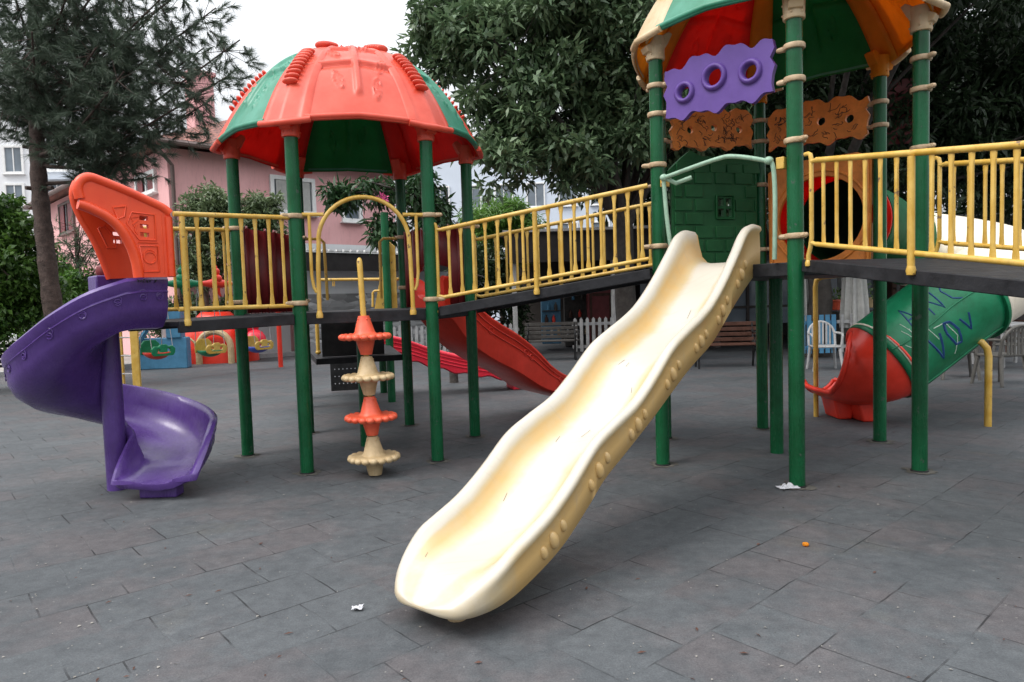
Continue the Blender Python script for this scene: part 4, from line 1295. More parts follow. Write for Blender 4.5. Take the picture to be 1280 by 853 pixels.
# ------------------------------------------------------------------ tube slide behind the right bridge
p0e, de, ne = side(T2, 'BL', 'BR', C2)
E0 = p0e + de * .60 + UP * 2.14
tube = thing('tube_slide', (4.5, 7.8, 0), 'spiralling tube slide of green, ivory and red sections behind the right footbridge', 'tube slide')
TJ, TF = at(1099, 453, 7.42), at(1206, 373, 7.50)
path = spline([E0 - ne * .0, E0 + ne * .45, E0 + ne * .95, E0 + ne * 1.55 + UP * -.04, E0 + ne * 2.1 + UP * -.10, Vector((5.0, 8.82, 1.95)), Vector((5.48, 8.6, 1.82)), Vector((5.60, 8.08, 1.66)), Vector((5.28, 7.66, 1.50)), TF, lerp(TF, TJ, .5), TJ, TJ + Vector((-.15, .07, -.10))], 10)
cum = [0.]
for i in range(1, len(path)): cum.append(cum[-1] + (path[i] - path[i - 1]).length)
R_T = .45


def tube_sec(name, i0, i1, mat, r=R_T, flange=True):
    mb = MB(); mb.tube(path[i0:i1 + 1], r, 40, caps=False)
    o = mb.build(name, mat, tube, solid=.012, solid_off=-1, smooth=60)
    if flange:
        mb = MB()
        for i in ((i0, i1) if flange is True else (i0,)):
            t = (path[min(i + 1, len(path) - 1)] - path[max(i - 1, 0)]).normalized()
            u = t.orthogonal().normalized(); w = t.cross(u); c = path[i]
            ring = []
            for k in range(40):
                e = u * math.cos(2 * PI * k / 40) + w * math.sin(2 * PI * k / 40)
                ring.append([c + e * (r - .002) - t * .018, c + e * (r + .035) - t * .018, c + e * (r + .038), c + e * (r + .035) + t * .018, c + e * (r - .002) + t * .018])
            mb.grid(ring + [ring[0]])
        mb.build('flange', mat, o, smooth=40)
    return o


tube_sec('tube_mouth', 0, 13, 'red_in', R_T - .004)
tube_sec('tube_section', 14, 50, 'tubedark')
tube_sec('tube_elbow', 51, 89, 'tubecream', R_T)
g_sec = tube_sec('tube_section', 90, 110, 'tubegreen', R_T + .015, 1)
# moulded seam along the lower green section
mb = MB()


def tpt(i, ang, r):
    """point on the tube surface: station i (float), angle from the top, towards the camera side"""
    a = int(i); f = i - a
    c = lerp(path[a], path[min(a + 1, len(path) - 1)], f)
    t = (path[min(a + 2, len(path) - 1)] - path[max(a - 1, 0)]).normalized()
    h = Vector((t.y, -t.x, 0)).normalized()
    if h.y > 0: h = -h
    w = h.cross(t)
    if w.z < 0: w = -w
    return c + (w * math.cos(ang) + h * math.sin(ang)) * r


for ang in (1.15, 2.35):
    mb.tube([tpt(i, ang, R_T + .017) for i in np.linspace(90.5, 109.5, 20)], .010, 8)
mb.build('tube_seam', 'tubegreen', g_sec, smooth=60)
# sprayed letters and scratches
bl = MB()
def stroke(m_, pts, r=.011, rr=None):
    rr = R_T + .0165 - r * .72
    pp = []; pts = [(91 + (x - 83) * .82, y) for x, y in pts]
    for k in range(len(pts) - 1):
        for e in np.linspace(0, 1, 7)[:-1 if k < len(pts) - 2 else None]:
            pp.append(tpt(lerp(pts[k][0], pts[k + 1][0], e), lerp(pts[k][1], pts[k + 1][1], e), rr))
    m_.tube(pp, r, 6)
# A N C along the upper flank, V O lower down
stroke(bl, [(99.5, 1.0), (98.2, .45), (97.2, 1.0)]); stroke(bl, [(99, .8), (97.6, .8)])
stroke(bl, [(94.5, 1.05), (94.0, .5), (91.5, 1.08), (90.8, .52)])
stroke(bl, [(86.5, .55), (88.2, .55), (89.3, .75), (89.0, 1.02), (87.5, 1.15)], .011)
stroke(bl, [(85.2, .75), (84.2, .68), (83.6, .95), (83.4, 1.15)], .009)
stroke(bl, [(99.2, 1.38), (98.2, 1.95), (96.5, 1.4)], .02)
stroke(bl, [(95.4, 1.5), (94.6, 1.85), (93.2, 1.9), (92.4, 1.6), (93.2, 1.35), (94.6, 1.3), (95.4, 1.5)], .02)
stroke(bl, [(91.0, 1.45), (90.0, 1.8), (88.7, 1.45)], .016)
bl.build('spray_lettering', 'blueink', g_sec)
wl = MB()
stroke(wl, [(96.8, 1.25), (94.2, 1.3), (93.4, 1.7), (95.6, 2.05)], .005)
stroke(wl, [(101.5, .9), (100.8, 1.25), (100.2, .95)], .004); stroke(wl, [(100.6, .75), (100.2, 1.1)], .004); stroke(wl, [(103, 1.2), (101.9, 1.42)], .004)
stroke(wl, [(97.7, 1.2), (97.3, 1.5)], .004)
wl.build('scratch', 'white_scratch', g_sec)
# red exit: the tube bends level and opens into a scoop
mb = MB(); rows = []
td_ = (path[111] - path[109]).normalized()
exc = spline([TJ - td_ * .05, TJ + td_ * .08, TJ + Vector((-.19, .17, -.13)), TJ + Vector((-.26, .42, -.15)), TJ + Vector((-.31, .70, -.10))], 8)
rows_top = []
for k, c in enumerate(exc):
    e = k / (len(exc) - 1)
    t = (exc[min(k + 1, len(exc) - 1)] - exc[max(k - 1, 0)]).normalized()
    h = t.cross(UP).normalized(); w = h.cross(t)
    R_ = lerp(R_T + .012, .31, min(1, max(0, e - .08) / .6) ** .8)
    cut = lerp(180, 56, min(1, max(0, (e - .26) / .30)) ** .42)
    row = []
    for j in range(41):
        a_ = rad(lerp(-cut, cut, j / 40))
        fl_ = 1 - .25 * max(0, e - .85) / .15
        row.append(c + h * (R_ * math.sin(a_) * fl_) - w * (R_ * math.cos(a_)))
    rows.append(row)
mb.grid(rows)
for s in (0, 40):
    mb.tube([r[s] for r in rows[8:]], .028, 10)
mb.tube(rows[-1], .028, 10)
ex = mb.build('exit_scoop', 'redslide', tube, solid=.014, smooth=60)
mb = MB(); rg = [rows[0][j] for j in range(41)]; mb.tube(rg, .012, 8); mb.build('joint_ring', 'tubecream', ex)
for c_ in (TJ + Vector((-.22, .46, 0)), TJ + Vector((-.05, .26, 0))):
    mb = MB(); w2 = .15
    mb.grid([[Vector((c_.x + sx * (.075 + .06 * (1 - e)), c_.y + sy * .17, .24 * (1 - e) + .001)) for sx, sy in ((-1, -1), (1, -1), (1, 1), (-1, 1))] for e in (0, .5, 1)], True)
    mb.cap([Vector((c_.x + sx * .075, c_.y + sy * .17, .001)) for sx, sy in ((-1, -1), (1, -1), (1, 1), (-1, 1))])
    mb.build('exit_foot', 'redslide', tube, bevel=.02)
mb = MB(); y1 = Vector((3.445, 7.947, 0))
mb.tube([y1, y1 + UP * 1.48, y1 + Vector((.01, -.005, 1.55)), y1 + Vector((.06, -.03, 1.585)), y1 + Vector((.12, -.07, 1.59)), y1 + Vector((.62, -.5, 1.62))], .027, 12)
mb.build('support_pipe', 'yellow', tube)
mb = MB(); y2 = Vector((4.834, 7.10, 0))
mb.tube([y2, y2 + UP * .72, y2 + Vector((-.01, .01, .80)), y2 + Vector((-.05, .03, .86)), y2 + Vector((-.10, .10, .89)), y2 + Vector((-.13, .3, .82))], .034, 14)
mb.build('support_pipe', 'yellow', tube)
# ------------------------------------------------------------------ ground
def sheet(name, pts, mat, z):
    mb = MB(); mb.cap([(x, y, z) for x, y in pts])
    o = mb.build(name, mat, smooth=0)
    return tag(o, None, None, None, 'structure')


sheet('ground', [(-150, -60), (150, -60), (150, 220), (-150, 220)], 'ground', 0)
sheet('paved_yard', [(-30, 15.4), (-9.9, 17.35), (-6.9, 19.9), (-1.5, 23.4), (-1.5, 40), (-40, 40)], 'sand', .006)
kb = MB()
kp = [Vector((-14, 15.4, .05)), Vector((-9.4, 17.75, .05)), Vector((-7.3, 19.7, .05)), Vector((-2.0, 23.2, .05))]
for a, b in zip(kp, kp[1:]):
    d = b - a; kb.box((a + b) / 2, (d.length - .02, .16, .14), (d.x, d.y))
tag(kb.build('kerb', 'kerb', bevel=.01), None, None, None, 'structure')

# ------------------------------------------------------------------ litter
mb = MB(); r_ = random.Random(8); lp = gnd(985, 611)
rows = []
for i in range(13):
    rows.append([Vector((lp.x + (i / 12 - .5) * .15 + r_.uniform(-.006, .006), lp.y + (j / 7 - .5) * .085 + r_.uniform(-.006, .006), .012 + .022 * r_.random() * (1 - abs(i / 6 - 1) ** 2) * (1 - abs(j / 3.5 - 1) ** 2) * 1.6)) for j in range(8)])
mb.grid(rows)
tag(mb.build('paper_scrap', 'paper', smooth=0, solid=.002), 'crumpled white paper scrap lying at the foot of a green post', 'litter')
mb = MB(); lp = gnd(447, 763)
rows = [[Vector((lp.x + (i / 6 - .5) * .05 + r_.uniform(-.005, .005), lp.y + (j / 4 - .5) * .035 + r_.uniform(-.004, .004), .006 + .018 * r_.random())) for j in range(5)] for i in range(7)]
mb.grid(rows); tag(mb.build('paper_scrap', 'paper', smooth=0, solid=.002), 'tiny torn white scrap on the tiles left of the cream slide tip', 'litter')
mb = MB(); lp = gnd(1007, 683); mb.lathe([(.004, .004), (.012, .004), (.017, .006), (.018, .016), (.015, .019), (.008, .017), (.004, .012)], lp, 16)
tag(mb.build('bottle_cap', 'orange_in'), 'small yellow ring of plastic on the tiles at the right', 'litter')
V, F = [], []
for k in range(700):
    px, py = r_.uniform(-60, 1340), 853 - (853 - 470) * r_.random() ** 1.15
    p = gnd(px, py)
    # flecks gather in drifts
    if math.sin(p.x * 2.1 + 1.3 * math.sin(p.y * 1.7)) + math.sin(p.y * 2.6 + p.x) < r_.uniform(-1.6, 1.5): continue
    s = r_.choice((.003, .004, .005, .006, .009)) * r_.uniform(.7, 1.2); a = r_.uniform(0, PI); q = r_.uniform(.25, .8)
    e, g = Vector((math.cos(a), math.sin(a), 0)) * s, Vector((-math.sin(a), math.cos(a), 0)) * s * q
    b0 = len(V); z = .004
    V += [p + e + UP * z, p + g + UP * (z + .003), p - e + UP * z, p - g + UP * (z + .001)]; F.append((b0, b0 + 1, b0 + 2, b0 + 3))
tag(np_mesh('litter_flecks', [tuple(v) for v in V], F, 'fleck'), 'pale crumbs and leaf flecks scattered over the rubber tiles', 'litter', None, 'stuff')
V, F = [], []
for k in range(80):
    px, py = r_.uniform(0, 1280), 853 - (853 - 480) * r_.random()
    p = gnd(px, py); s = r_.uniform(.008, .024); a = r_.uniform(0, PI); q = r_.uniform(.12, .4)
    e, g = Vector((math.cos(a), math.sin(a), 0)) * s, Vector((-math.sin(a), math.cos(a), 0)) * s * q
    b0 = len(V); V += [p + e + UP * .005, p + g + UP * .009, p - e + UP * .005, p - g + UP * .006]; F.append((b0, b0 + 1, b0 + 2, b0 + 3))
tag(np_mesh('dry_leaves', [tuple(v) for v in V], F, 'wood'), 'brown leaf bits and twigs scattered over the rubber tiles', 'litter', None, 'stuff')


# ------------------------------------------------------------------ trees
def leaves_np(cents, rads, n_per, L, W, rs, droop=.35, flat=.8, tri=False, up=0.):
    """leaf blades scattered in clumps; returns V (4 per leaf), F"""
    K = len(cents); c = np.repeat(np.asarray(cents, float), n_per, 0); r = np.repeat(np.asarray(rads, float), n_per)
    n = len(c)
    d = rs.normal(size=(n, 3)); d /= np.linalg.norm(d, axis=1)[:, None]
    rr = r * rs.random(n) ** .55
    p = c + d * rr[:, None] * np.array([1, 1, flat])
    # direction: outwards with droop
    ld = d * .8 + rs.normal(size=(n, 3)) * .6; ld[:, 2] += -droop + up
    ld /= np.linalg.norm(ld, axis=1)[:, None]
    nn = rs.normal(size=(n, 3)) * .55 + np.array([0, 0, 1.]); sd = np.cross(ld, nn); sd /= np.linalg.norm(sd, axis=1)[:, None] + 1e-9
    nn = np.cross(sd, ld)
    l = (L * np.exp(rs.normal(0, .30, n)).clip(.45, 1.7))[:, None]; w = (W * rs.uniform(.7, 1.2, n))[:, None]
    fold = rs.uniform(.05, .35, n)[:, None]
    v0 = p; v1 = p + ld * l * .45 + sd * w * .5 + nn * w * fold; v2 = p + ld * l - nn * l * .12; v3 = p + ld * l * .45 - sd * w * .5 + nn * w * fold
    V = np.stack([v0, v1, v2, v3], 1).reshape(-1, 3)
    F = np.arange(4 * n).reshape(-1, 4)
    return V, F


def clumps(ells, n, rs, shell=.45):
    """clump centres in a union of ellipsoids, more of them near the surface"""
    vol = np.array([e[1][0] * e[1][1] * e[1][2] for e in ells]) ** .8; vol /= vol.sum()
    out = []
    idx = rs.choice(len(ells), n, p=vol)
    for i in idx:
        c, r = ells[i]
        d = rs.normal(size=3); d /= np.linalg.norm(d)
        out.append(np.array(c) + d * np.array(r) * (rs.random() ** shell))
    return np.array(out)


def limbs(mb, base, fork, cents, r0, rs, every=5, r1=.05, bend=.25):
    """trunk from base to fork and limbs that reach the clumps"""
    base, fork = V3(base), V3(fork)
    mid = lerp(base, fork, .5) + Vector((rs.normal() * .08, rs.normal() * .08, 0))
    tr = spline([base - UP * .1, lerp(base, mid, .6), mid, fork], 5)
    n = len(tr)
    mb.tube(tr, [r0 * (1.35 if k == 0 else 1.15 - .42 * k / n) for k in range(n)], 14)
    hub = []
    order = rs.permutation(len(cents))
    nmain = max(4, len(cents) // (every * 6))
    for k in order[:nmain]:
        e = V3(cents[k]); m_ = lerp(fork, e, .5) + Vector((rs.normal() * bend, rs.normal() * bend, abs(rs.normal()) * bend))
        pth = spline([fork - UP * .15, lerp(fork, m_, .55), m_, e], 4); L_ = len(pth)
        rr = [max(.012, lerp(r0 * .5, .015, (q / (L_ - 1)) ** .8)) for q in range(L_)]
        mb.tube(pth, rr, 8); hub += [(pth[q], rr[q]) for q in range(3, L_)]
    for k in order[nmain::every]:
        e = V3(cents[k]); h, hr = min(hub, key=lambda t: (t[0] - e).length)
        m_ = lerp(h, e, .5) + Vector((rs.normal(), rs.normal(), rs.normal() * .5)) * bend * .4
        mb.tube([h, m_, e], [max(.008, hr * .6), max(.006, hr * .35), .004], 6)


def tree(name, base, fork, ells, ncl, nper, rcl, L, W, r0, leaf, bark, label, seed, droop=.35, group=None, flat=.75, cat='tree', shell=.45, every=5, extra=None):
    rs = np.random.default_rng(seed)
    t = thing(name, base, label, cat, group)
    c = clumps(ells, ncl, rs, shell)
    if extra is not None: c = np.concatenate([c, np.array(extra)])
    rad_ = rcl * rs.uniform(.6, 1.3, len(c))
    V, F = leaves_np(c, rad_, nper, L, W, rs, droop, flat)
    np_mesh('crown', V, F, leaf, t)
    mb = MB(); limbs(mb, base, fork, c, r0, rs, every)
    mb.build('trunk', bark, t, smooth=70, weld=False)
    return t


A3 = lambda px, py, Y: tuple(at(px, py, Y))
# big broadleaf trees behind the playground
tree('broadleaf_tree', (2.45, 14.2, 0), (2.3, 14.1, 2.9),
     [(A3(640, 40, 13.5), (1.9, 1.6, 1.5)), (A3(745, 10, 14), (2.0, 1.8, 2.2)), (A3(560, 55, 13.5), (.85, .9, .75)), (A3(650, 150, 13), (1.15, 1.0, .75)), (A3(760, 150, 14), (1.3, 1.4, 1.2)), (A3(700, 205, 13), (1.0, .9, .42)), (A3(620, 205, 12.6), (.5, .6, .42)), (A3(845, 120, 14), (1.3, 1.4, 2.0))],
     600, 82, .36, .175, .078, .24, 'leaf_big', 'darkbark', 'large dark leafy tree between the two play towers', 21, .18, flat=.6)
tree('broadleaf_tree', (6.6, 15.2, 0), (6.5, 15.1, 2.8),
     [(A3(1000, 60, 15), (2.5, 1.8, 2.8)), (A3(1190, 60, 14.5), (2.3, 1.6, 2.6)), (A3(1090, 200, 14.6), (2.8, 1.2, 1.2)), (A3(1290, 150, 14.5), (1.6, 1.5, 2.2)), (A3(930, 205, 14.5), (1.6, 1.0, 1.0)), ((6.5, 11.5, 7.4), (3.2, 2.6, 1.3)), ((5.5, 9.0, 7.6), (2.6, 1.8, 1.0))],  # last two ellipsoids: unseen overhead crown, added to darken the right side
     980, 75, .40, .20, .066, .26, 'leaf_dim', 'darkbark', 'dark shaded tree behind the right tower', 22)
tree('broadleaf_tree', (4.2, 21, 0), (4.2, 21, 3),
     [(A3(900, 120, 20), (4.0, 1.5, 4.2)), (A3(1100, 150, 21), (4.5, 1.5, 4.2)), (A3(1280, 150, 20), (3.5, 1.5, 4.0)), (A3(770, 200, 20), (1.8, 1.2, 1.6))],
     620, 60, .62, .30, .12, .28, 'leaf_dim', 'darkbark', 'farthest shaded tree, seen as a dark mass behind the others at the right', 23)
# a limb of another tree hanging in front of the pink house
tree('flowering_tree', (-1.05, 12.4, 0), (-1.0, 12.4, 2.6),
     [(A3(455, 245, 12.2), (.62, .4, .26)), (A3(515, 232, 12.3), (.55, .5, .42)), (A3(415, 243, 12.2), (.30, .3, .12)), (A3(482, 290, 12.3), (.30, .35, .34)), (A3(540, 265, 12.4), (.4, .4, .4))],
     105, 34, .17, .15, .055, .07, 'leaf_branch', 'darkbark', 'thin tree with drooping leaves and pink flowers behind the domed tower', 24, .5, every=3)
fl = bpy.data.objects['flowering_tree']
rs = np.random.default_rng(3)
V, F = leaves_np([A3(481, 250, 11.8), A3(500, 258, 11.9), A3(476, 246, 11.8)], [.06, .05, .05], 18, .06, .05, rs, 0, 1)
np_mesh('blossom', V, F, 'petal', fl)
tree('citrus_tree', (-8.35, 19.2, 0), (-8.3, 19.2, 2.1),
     [(A3(290, 285, 19.2), (1.25, .9, 1.0)), (A3(262, 262, 19.2), (.65, .6, .6)), (A3(335, 262, 19.2), (.48, .4, .42)), (A3(255, 330, 19.2), (.6, .5, .7)), (A3(325, 310, 19.2), (.7, .6, .7))],
     280, 66, .27, .13, .065, .10, 'leaf_citrus', 'bark', 'rounded grey green tree in front of the pink house', 25, .1)
tree('tall_shrub', (-.3, 19.5, 0), (-.3, 19.5, 1.6),
     [(A3(622, 272, 19.5), (1.0, .8, .55)), (A3(600, 300, 19.5), (.6, .7, .6)), (A3(660, 300, 19.5), (.6, .7, .6))],
     190, 70, .25, .20, .035, .08, 'leaf_light', 'bark', 'bright green feathery shrub behind the footbridge railing', 26, .6, cat='shrub')
tree('leafy_bush', (-10.1, 13.6, 0), (-10.0, 13.6, 1.0),
     [(A3(10, 330, 13.5), (.75, .8, 1.1)), (A3(8, 275, 13.6), (.45, .5, .5)), (A3(-20, 380, 13.4), (1.0, .9, .9)), (A3(35, 370, 13.6), (.45, .6, .7))],
     330, 60, .22, .11, .075, .07, 'leaf_bush', 'bark', 'broad leaved green bush at the left edge beside the pine trunk', 27, .2, cat='bush')
tree('leafy_bush', (-10.2, 17.2, 0), (-10.2, 17.2, .6),
     [(A3(95, 365, 17), (.55, .6, .5)), (A3(70, 350, 17), (.3, .4, .5)), (A3(115, 390, 17), (.5, .5, .4)), (A3(70, 410, 16.5), (.7, .5, .5))],
     150, 60, .22, .12, .06, .05, 'leaf_light', 'bark', 'yellow green bush behind the purple slide, right of the pine trunk', 28, .2, cat='bush')
tree('leafy_bush', (-9.3, 21, 0), (-9.3, 21, .8),
     [(A3(240, 400, 20), (.7, .5, .7)), (A3(285, 400, 20), (.8, .5, .6)), (A3(200, 400, 20), (.7, .5, .7))],
     120, 60, .28, .12, .06, .05, 'leaf_big', 'bark', 'dark low bush behind the bucket swings', 29, .2, cat='bush')


tree('leafy_bush', (-.75, 18.3, 0), (-.75, 18.3, 1.2),
     [(A3(600, 345, 18.2), (.9, .7, .9)), (A3(570, 385, 18.2), (.8, .6, .8)), (A3(632, 380, 18.4), (.5, .6, .9)), (A3(600, 420, 18), (1.1, .6, .5))],
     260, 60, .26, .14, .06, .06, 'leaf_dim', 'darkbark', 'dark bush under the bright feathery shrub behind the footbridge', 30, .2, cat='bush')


# pine
def pine(name, base, label, seed, trunk_pts, r0, tips, ntuft, nper, nl, mat, cat='tree', stub=()):
    rs = np.random.default_rng(seed)
    t = thing(name, base, label, cat)
    mb = MB(); pts = spline(trunk_pts, 6); n = len(pts)
    rr = [r0 * (1.25 if k == 0 else 1.05 - .55 * k / n) * (1 + .07 * math.sin(k * 2.1)) for k in range(n)]
    mb.tube(pts, rr, 18)
    tufts = []
    for (h, e, sag) in tips:
        i = min(n - 1, int(h * (n - 1)))
        p = pts[i]; e = V3(e)
        m_ = lerp(p, e, .5) + Vector((0, 0, sag))
        br = spline([p, lerp(p, m_, .5) + Vector((0, 0, sag * .4)), m_, e], 5)
        L_ = len(br)
        mb.tube(br, [lerp(r0 * .26, .012, (k / (L_ - 1)) ** .7) for k in range(L_)], 8)
        length = (e - p).length
        for _ in range(int(ntuft * (.4 + length / 3))):
            k = rs.uniform(.28, 1) ** .75
            c = V3(br[int(k * (L_ - 1))])
            off = rs.normal(size=3) * np.array([.34, .34, .26]) * (.45 + .5 * k)
            q = c + Vector(off)
            tufts.append((c, q))
    for a, b in stub:
        mb.tube([V3(a), V3(b)], [.045, .035], 8)
    V, F = [], []
    C = np.array([tuple(q) for _, q in tufts]); D = np.array([tuple((q - c).normalized()) for c, q in tufts])
    nt_ = len(C)
    D = D + np.array([0, 0, .25]) + rs.normal(size=D.shape) * .35; D /= np.linalg.norm(D, axis=1)[:, None]
    c = np.repeat(C, nper, 0); d = np.repeat(D, nper, 0); N = len(c)
    along = rs.uniform(-.12, .08, N)[:, None]
    nd = d * rs.uniform(.6, 1.3, N)[:, None] + rs.normal(size=(N, 3)) * .42; nd[:, 2] -= .06
    nd /= np.linalg.norm(nd, axis=1)[:, None]
    sd = np.cross(nd, rs.normal(size=(N, 3))); sd /= np.linalg.norm(sd, axis=1)[:, None]
    l = (nl * rs.uniform(.7, 1.2, N))[:, None]; w = .0043
    b = c + d * along
    v0, v1, v2 = b - sd * w, b + sd * w, b + nd * l - np.array([0, 0, .02])
    V = np.stack([v0, v1, v2], 1).reshape(-1, 3); F = np.arange(3 * N).reshape(-1, 3)
    np_mesh('crown', V, F, mat, t)
    # twigs that carry the tufts
    for cc, q in tufts[::2]:
        mb.tube([cc, q], [.007, .004], 4, caps=False)
    mb.build('trunk', 'pinebark', t, smooth=70, weld=False)
    return t


PB = at(70, 400, 13); PB.z = 0
tp = [Vector((PB.x + .05, 13, 0)), at(66, 385, 13), at(56, 300, 13), at(49, 230, 13), at(46, 160, 13), at(46, 80, 13), at(44, 0, 13), at(42, -100, 13)]
rs = np.random.default_rng(77)
tips = []
for (px, py, Y, h, sag) in [
    (300, 50, 12.6, .52, -.25), (285, 95, 12.4, .52, -.3), (262, 130, 12.8, .48, -.35), (235, 152, 13.2, .45, -.3), (205, 165, 12.3, .43, -.3), (165, 185, 13.2, .42, -.25), (140, 190, 12.4, .42, -.2),
    (270, 10, 13.3, .6, -.2), (220, 60, 13.8, .55, -.2), (250, -30, 12.5, .66, -.1), (190, 110, 14.2, .5, -.25), (150, 130, 14.4, .48, -.2), (190, 20, 14.4, .6, -.15), (120, 60, 12.0, .58, -.1), (155, 90, 11.9, .52, -.2),
    (100, 120, 11.8, .5, -.15), (200, -60, 13, .72, 0), (140, -40, 12.2, .7, 0), (90, -20, 11.9, .7, 0), (100, 30, 14.6, .62, -.1), (40, 40, 11.7, .62, -.1), (0, 60, 12.3, .58, -.1), (10, 110, 12.2, .5, -.15), (-30, 120, 13, .48, -.2), (20, 150, 12.3, .45, -.15),
    (-20, 165, 12.6, .43, -.2), (0, 170, 13.8, .43, -.2), (-60, 60, 13.4, .58, -.1), (-40, 0, 12.6, .66, 0), (10, -30, 12.4, .72, 0), (-90, 110, 13, .48, -.2), (60, 100, 14.6, .5, -.1), (20, 80, 14.4, .55, -.1), (50, 140, 11.8, .47, -.1), (75, -70, 13, .8, 0), (230, 100, 12.0, .5, -.3), (110, 160, 13.8, .44, -.2), (80, 150, 12.2, .45, -.1), (210, -10, 12.2, .64, -.1), (255, 60, 13.6, .55, -.25), (42, -150, 13, .97, 0), (10, -130, 12.6, .93, 0), (85, -135, 13.3, .93, 0), (50, -120, 12.2, .9, 0), (40, -110, 13.8, .9, 0), (-30, -90, 13.2, .86, 0), (120, -100, 12.7, .86, 0)]:
    if (px < 135 and py > 105 and Y < 14) or (px, py) in ((205, 165), (165, 185), (190, 110), (230, 100), (140, 190)): continue
    tips.append((h, at(px, py if py < 120 else 120 + (py - 120) * .62, Y), sag))
stubs = [(at(40, 185, 13), at(28, 183, 12.9)), (at(52, 190, 13), at(70, 188, 12.9)), (at(45, 236, 13), at(32, 235, 12.85)), (at(54, 237, 13), at(66, 235, 12.9))]
pine('pine_tree', (PB.x, 13, 0), 'tall pine with a bare scarred trunk at the left', 31, tp, .165, tips, 70, 84, .18, 'needle', stub=stubs)
PS = at(102, 400, 17.5)
pine('young_pine', (PS.x, 17.5, 0), 'small bushy pine in front of the pink house at the left', 32, [Vector((PS.x, 17.5, 0)), Vector((PS.x, 17.5, 1.5)), Vector((PS.x, 17.5, 3.4))], .07,
     [(h, at(px, py, Y), .05) for px, py, Y, h in [(80, 300, 17.3, .75), (125, 298, 17.3, .75), (100, 275, 17.4, .9), (75, 325, 17, .6), (130, 322, 17, .6), (100, 330, 16.8, .6), (88, 312, 18, .7), (118, 310, 18, .7), (100, 300, 16.9, .8), (85, 345, 17, .5), (125, 345, 17, .5), (105, 288, 17.9, .85), (112, 335, 17.6, .55)]],
     42, 26, .12, 'needle_shrub', 'tree')


# ------------------------------------------------------------------ houses
def wall_box(mb, a, b, z0, z1, th):
    d = b - a; mb.box((a + b) / 2 + UP * ((z0 + z1) / 2 - ((a + b) / 2).z), (d.length, th, z1 - z0), (d.x, d.y))


def add_window(parent, p0, d, u0, u1, z0, z1, n, frame='white', mull=1, fw=.09, shutter=None):
    """frame ring standing on the wall, glass pane and mullions behind"""
    o = V3(p0)
    fr = MB()
    fr.prism([(u0 - fw, z0 - fw), (u1 + fw, z0 - fw), (u1 + fw, z1 + fw), (u0 - fw, z1 + fw)], o + n * .03, d, UP, n, .12, [[(u0, z0), (u1, z0), (u1, z1), (u0, z1)]])
    for k in range(mull):
        x = lerp(u0, u1, (k + 1) / (mull + 1)); m_ = o + d * x + UP * ((z0 + z1) / 2) + n * .025
        fr.box(m_, (.06, .06, z1 - z0 - .004), (d.x, d.y))
    m_ = o + d * ((u0 + u1) / 2) + UP * (z0 - fw - .02) + n * .08
    fr.box(m_, (u1 - u0 + 2 * fw + .1, .18, .05), (d.x, d.y))
    f_ = fr.build('window', frame, parent, bevel=.01)
    gl = MB(); m_ = o + d * ((u0 + u1) / 2) + UP * ((z0 + z1) / 2) + n * .006
    gl.box(m_, (u1 - u0 - .004, .012, z1 - z0 - .004), (d.x, d.y)); gl.build('pane', 'glass', f_)
    if shutter:
        w = (u1 - u0)
        for x in (u0 + w * .2, u1 - w * .2):
            s_ = MB(); m_ = o + d * x + UP * ((z0 + z1) / 2) + n * .05
            s_.box(m_, (w * .3, .03, z1 - z0 - .01), (d.x, d.y)); s_.build('curtain', shutter, f_)
    return f_


C0 = at(208, 190, 20.0); C0.z = 0
hr = Vector((.71, .704, 0)).normalized(); hl = Vector((-.704, .71, 0)).normalized()
nR = Vector((hr.y, -hr.x, 0)); nL = Vector((-hl.y, hl.x, 0))
HE = 6.0
house = thing('pink_house', C0, 'two storey pink house with a tiled hip roof behind the domed tower', 'house')
mb = MB()
LR, LL = 7.7, 15.0
P0, P1, P3 = C0, C0 + hr * LR, C0 + hl * LL; P2 = P1 + hl * LL
mb.cap([P0, P1, P2, P3], True)
mb.grid([[P0, P1, P2, P3], [p + UP * HE for p in (P0, P1, P2, P3)]], True)
mb.cap([p + UP * HE for p in (P0, P1, P2, P3)])
mb.build('wall', 'pinkwall', house)
ev = .55
Q = [P0 - hr * ev - hl * ev, P1 + hr * ev - hl * ev, P2 + hr * ev + hl * ev, P3 - hr * ev + hl * ev]
E_ = [q + UP * (HE + .10) for q in Q]
rise = 2.2
ra = (P0 + P1) / 2 + hl * (LR / 2) + UP * (HE + rise); rb = (P2 + P3) / 2 - hl * (LR / 2) + UP * (HE + rise)
mb = MB(); mb.cap([E_[0], E_[1], ra]); mb.cap([E_[1], E_[2], rb, ra]); mb.cap([E_[2], E_[3], rb]); mb.cap([E_[3], E_[0], ra, rb]); mb.cap(E_, True)
rf = mb.build('roof', 'tiles', house, smooth=0)
mb = MB()
for a, b in zip(E_, E_[1:] + E_[:1]): mb.tube([a - UP * .06, b - UP * .06], .085, 8)
for a, b in zip(E_, E_[1:] + E_[:1]):
    d_ = (b - a).normalized(); mb.box((a + b) / 2 - UP * .02 + Vector((0, 0, -.03)), ((b - a).length - .1, .05, .16), (d_.x, d_.y))
mb.build('gutter', 'gutter', rf)
ch = at(252, 165, 24.5)
mb = MB(); mb.box((ch.x, ch.y, 8.05), (.7, .7, 2.6), (hr.x, hr.y)); mb.box((ch.x, ch.y, 9.4), (.85, .85, .12), (hr.x, hr.y))
mb.build('chimney', 'pinkwall', rf)
dp_ = MB(); pz = C0 + hr * .10 + nR * .08
dp_.tube([pz - hr * .55 + nR * .35 + UP * 5.95, pz + UP * 5.5, pz + UP * .1], .055, 8); dp_.build('downpipe', 'gutter', house)


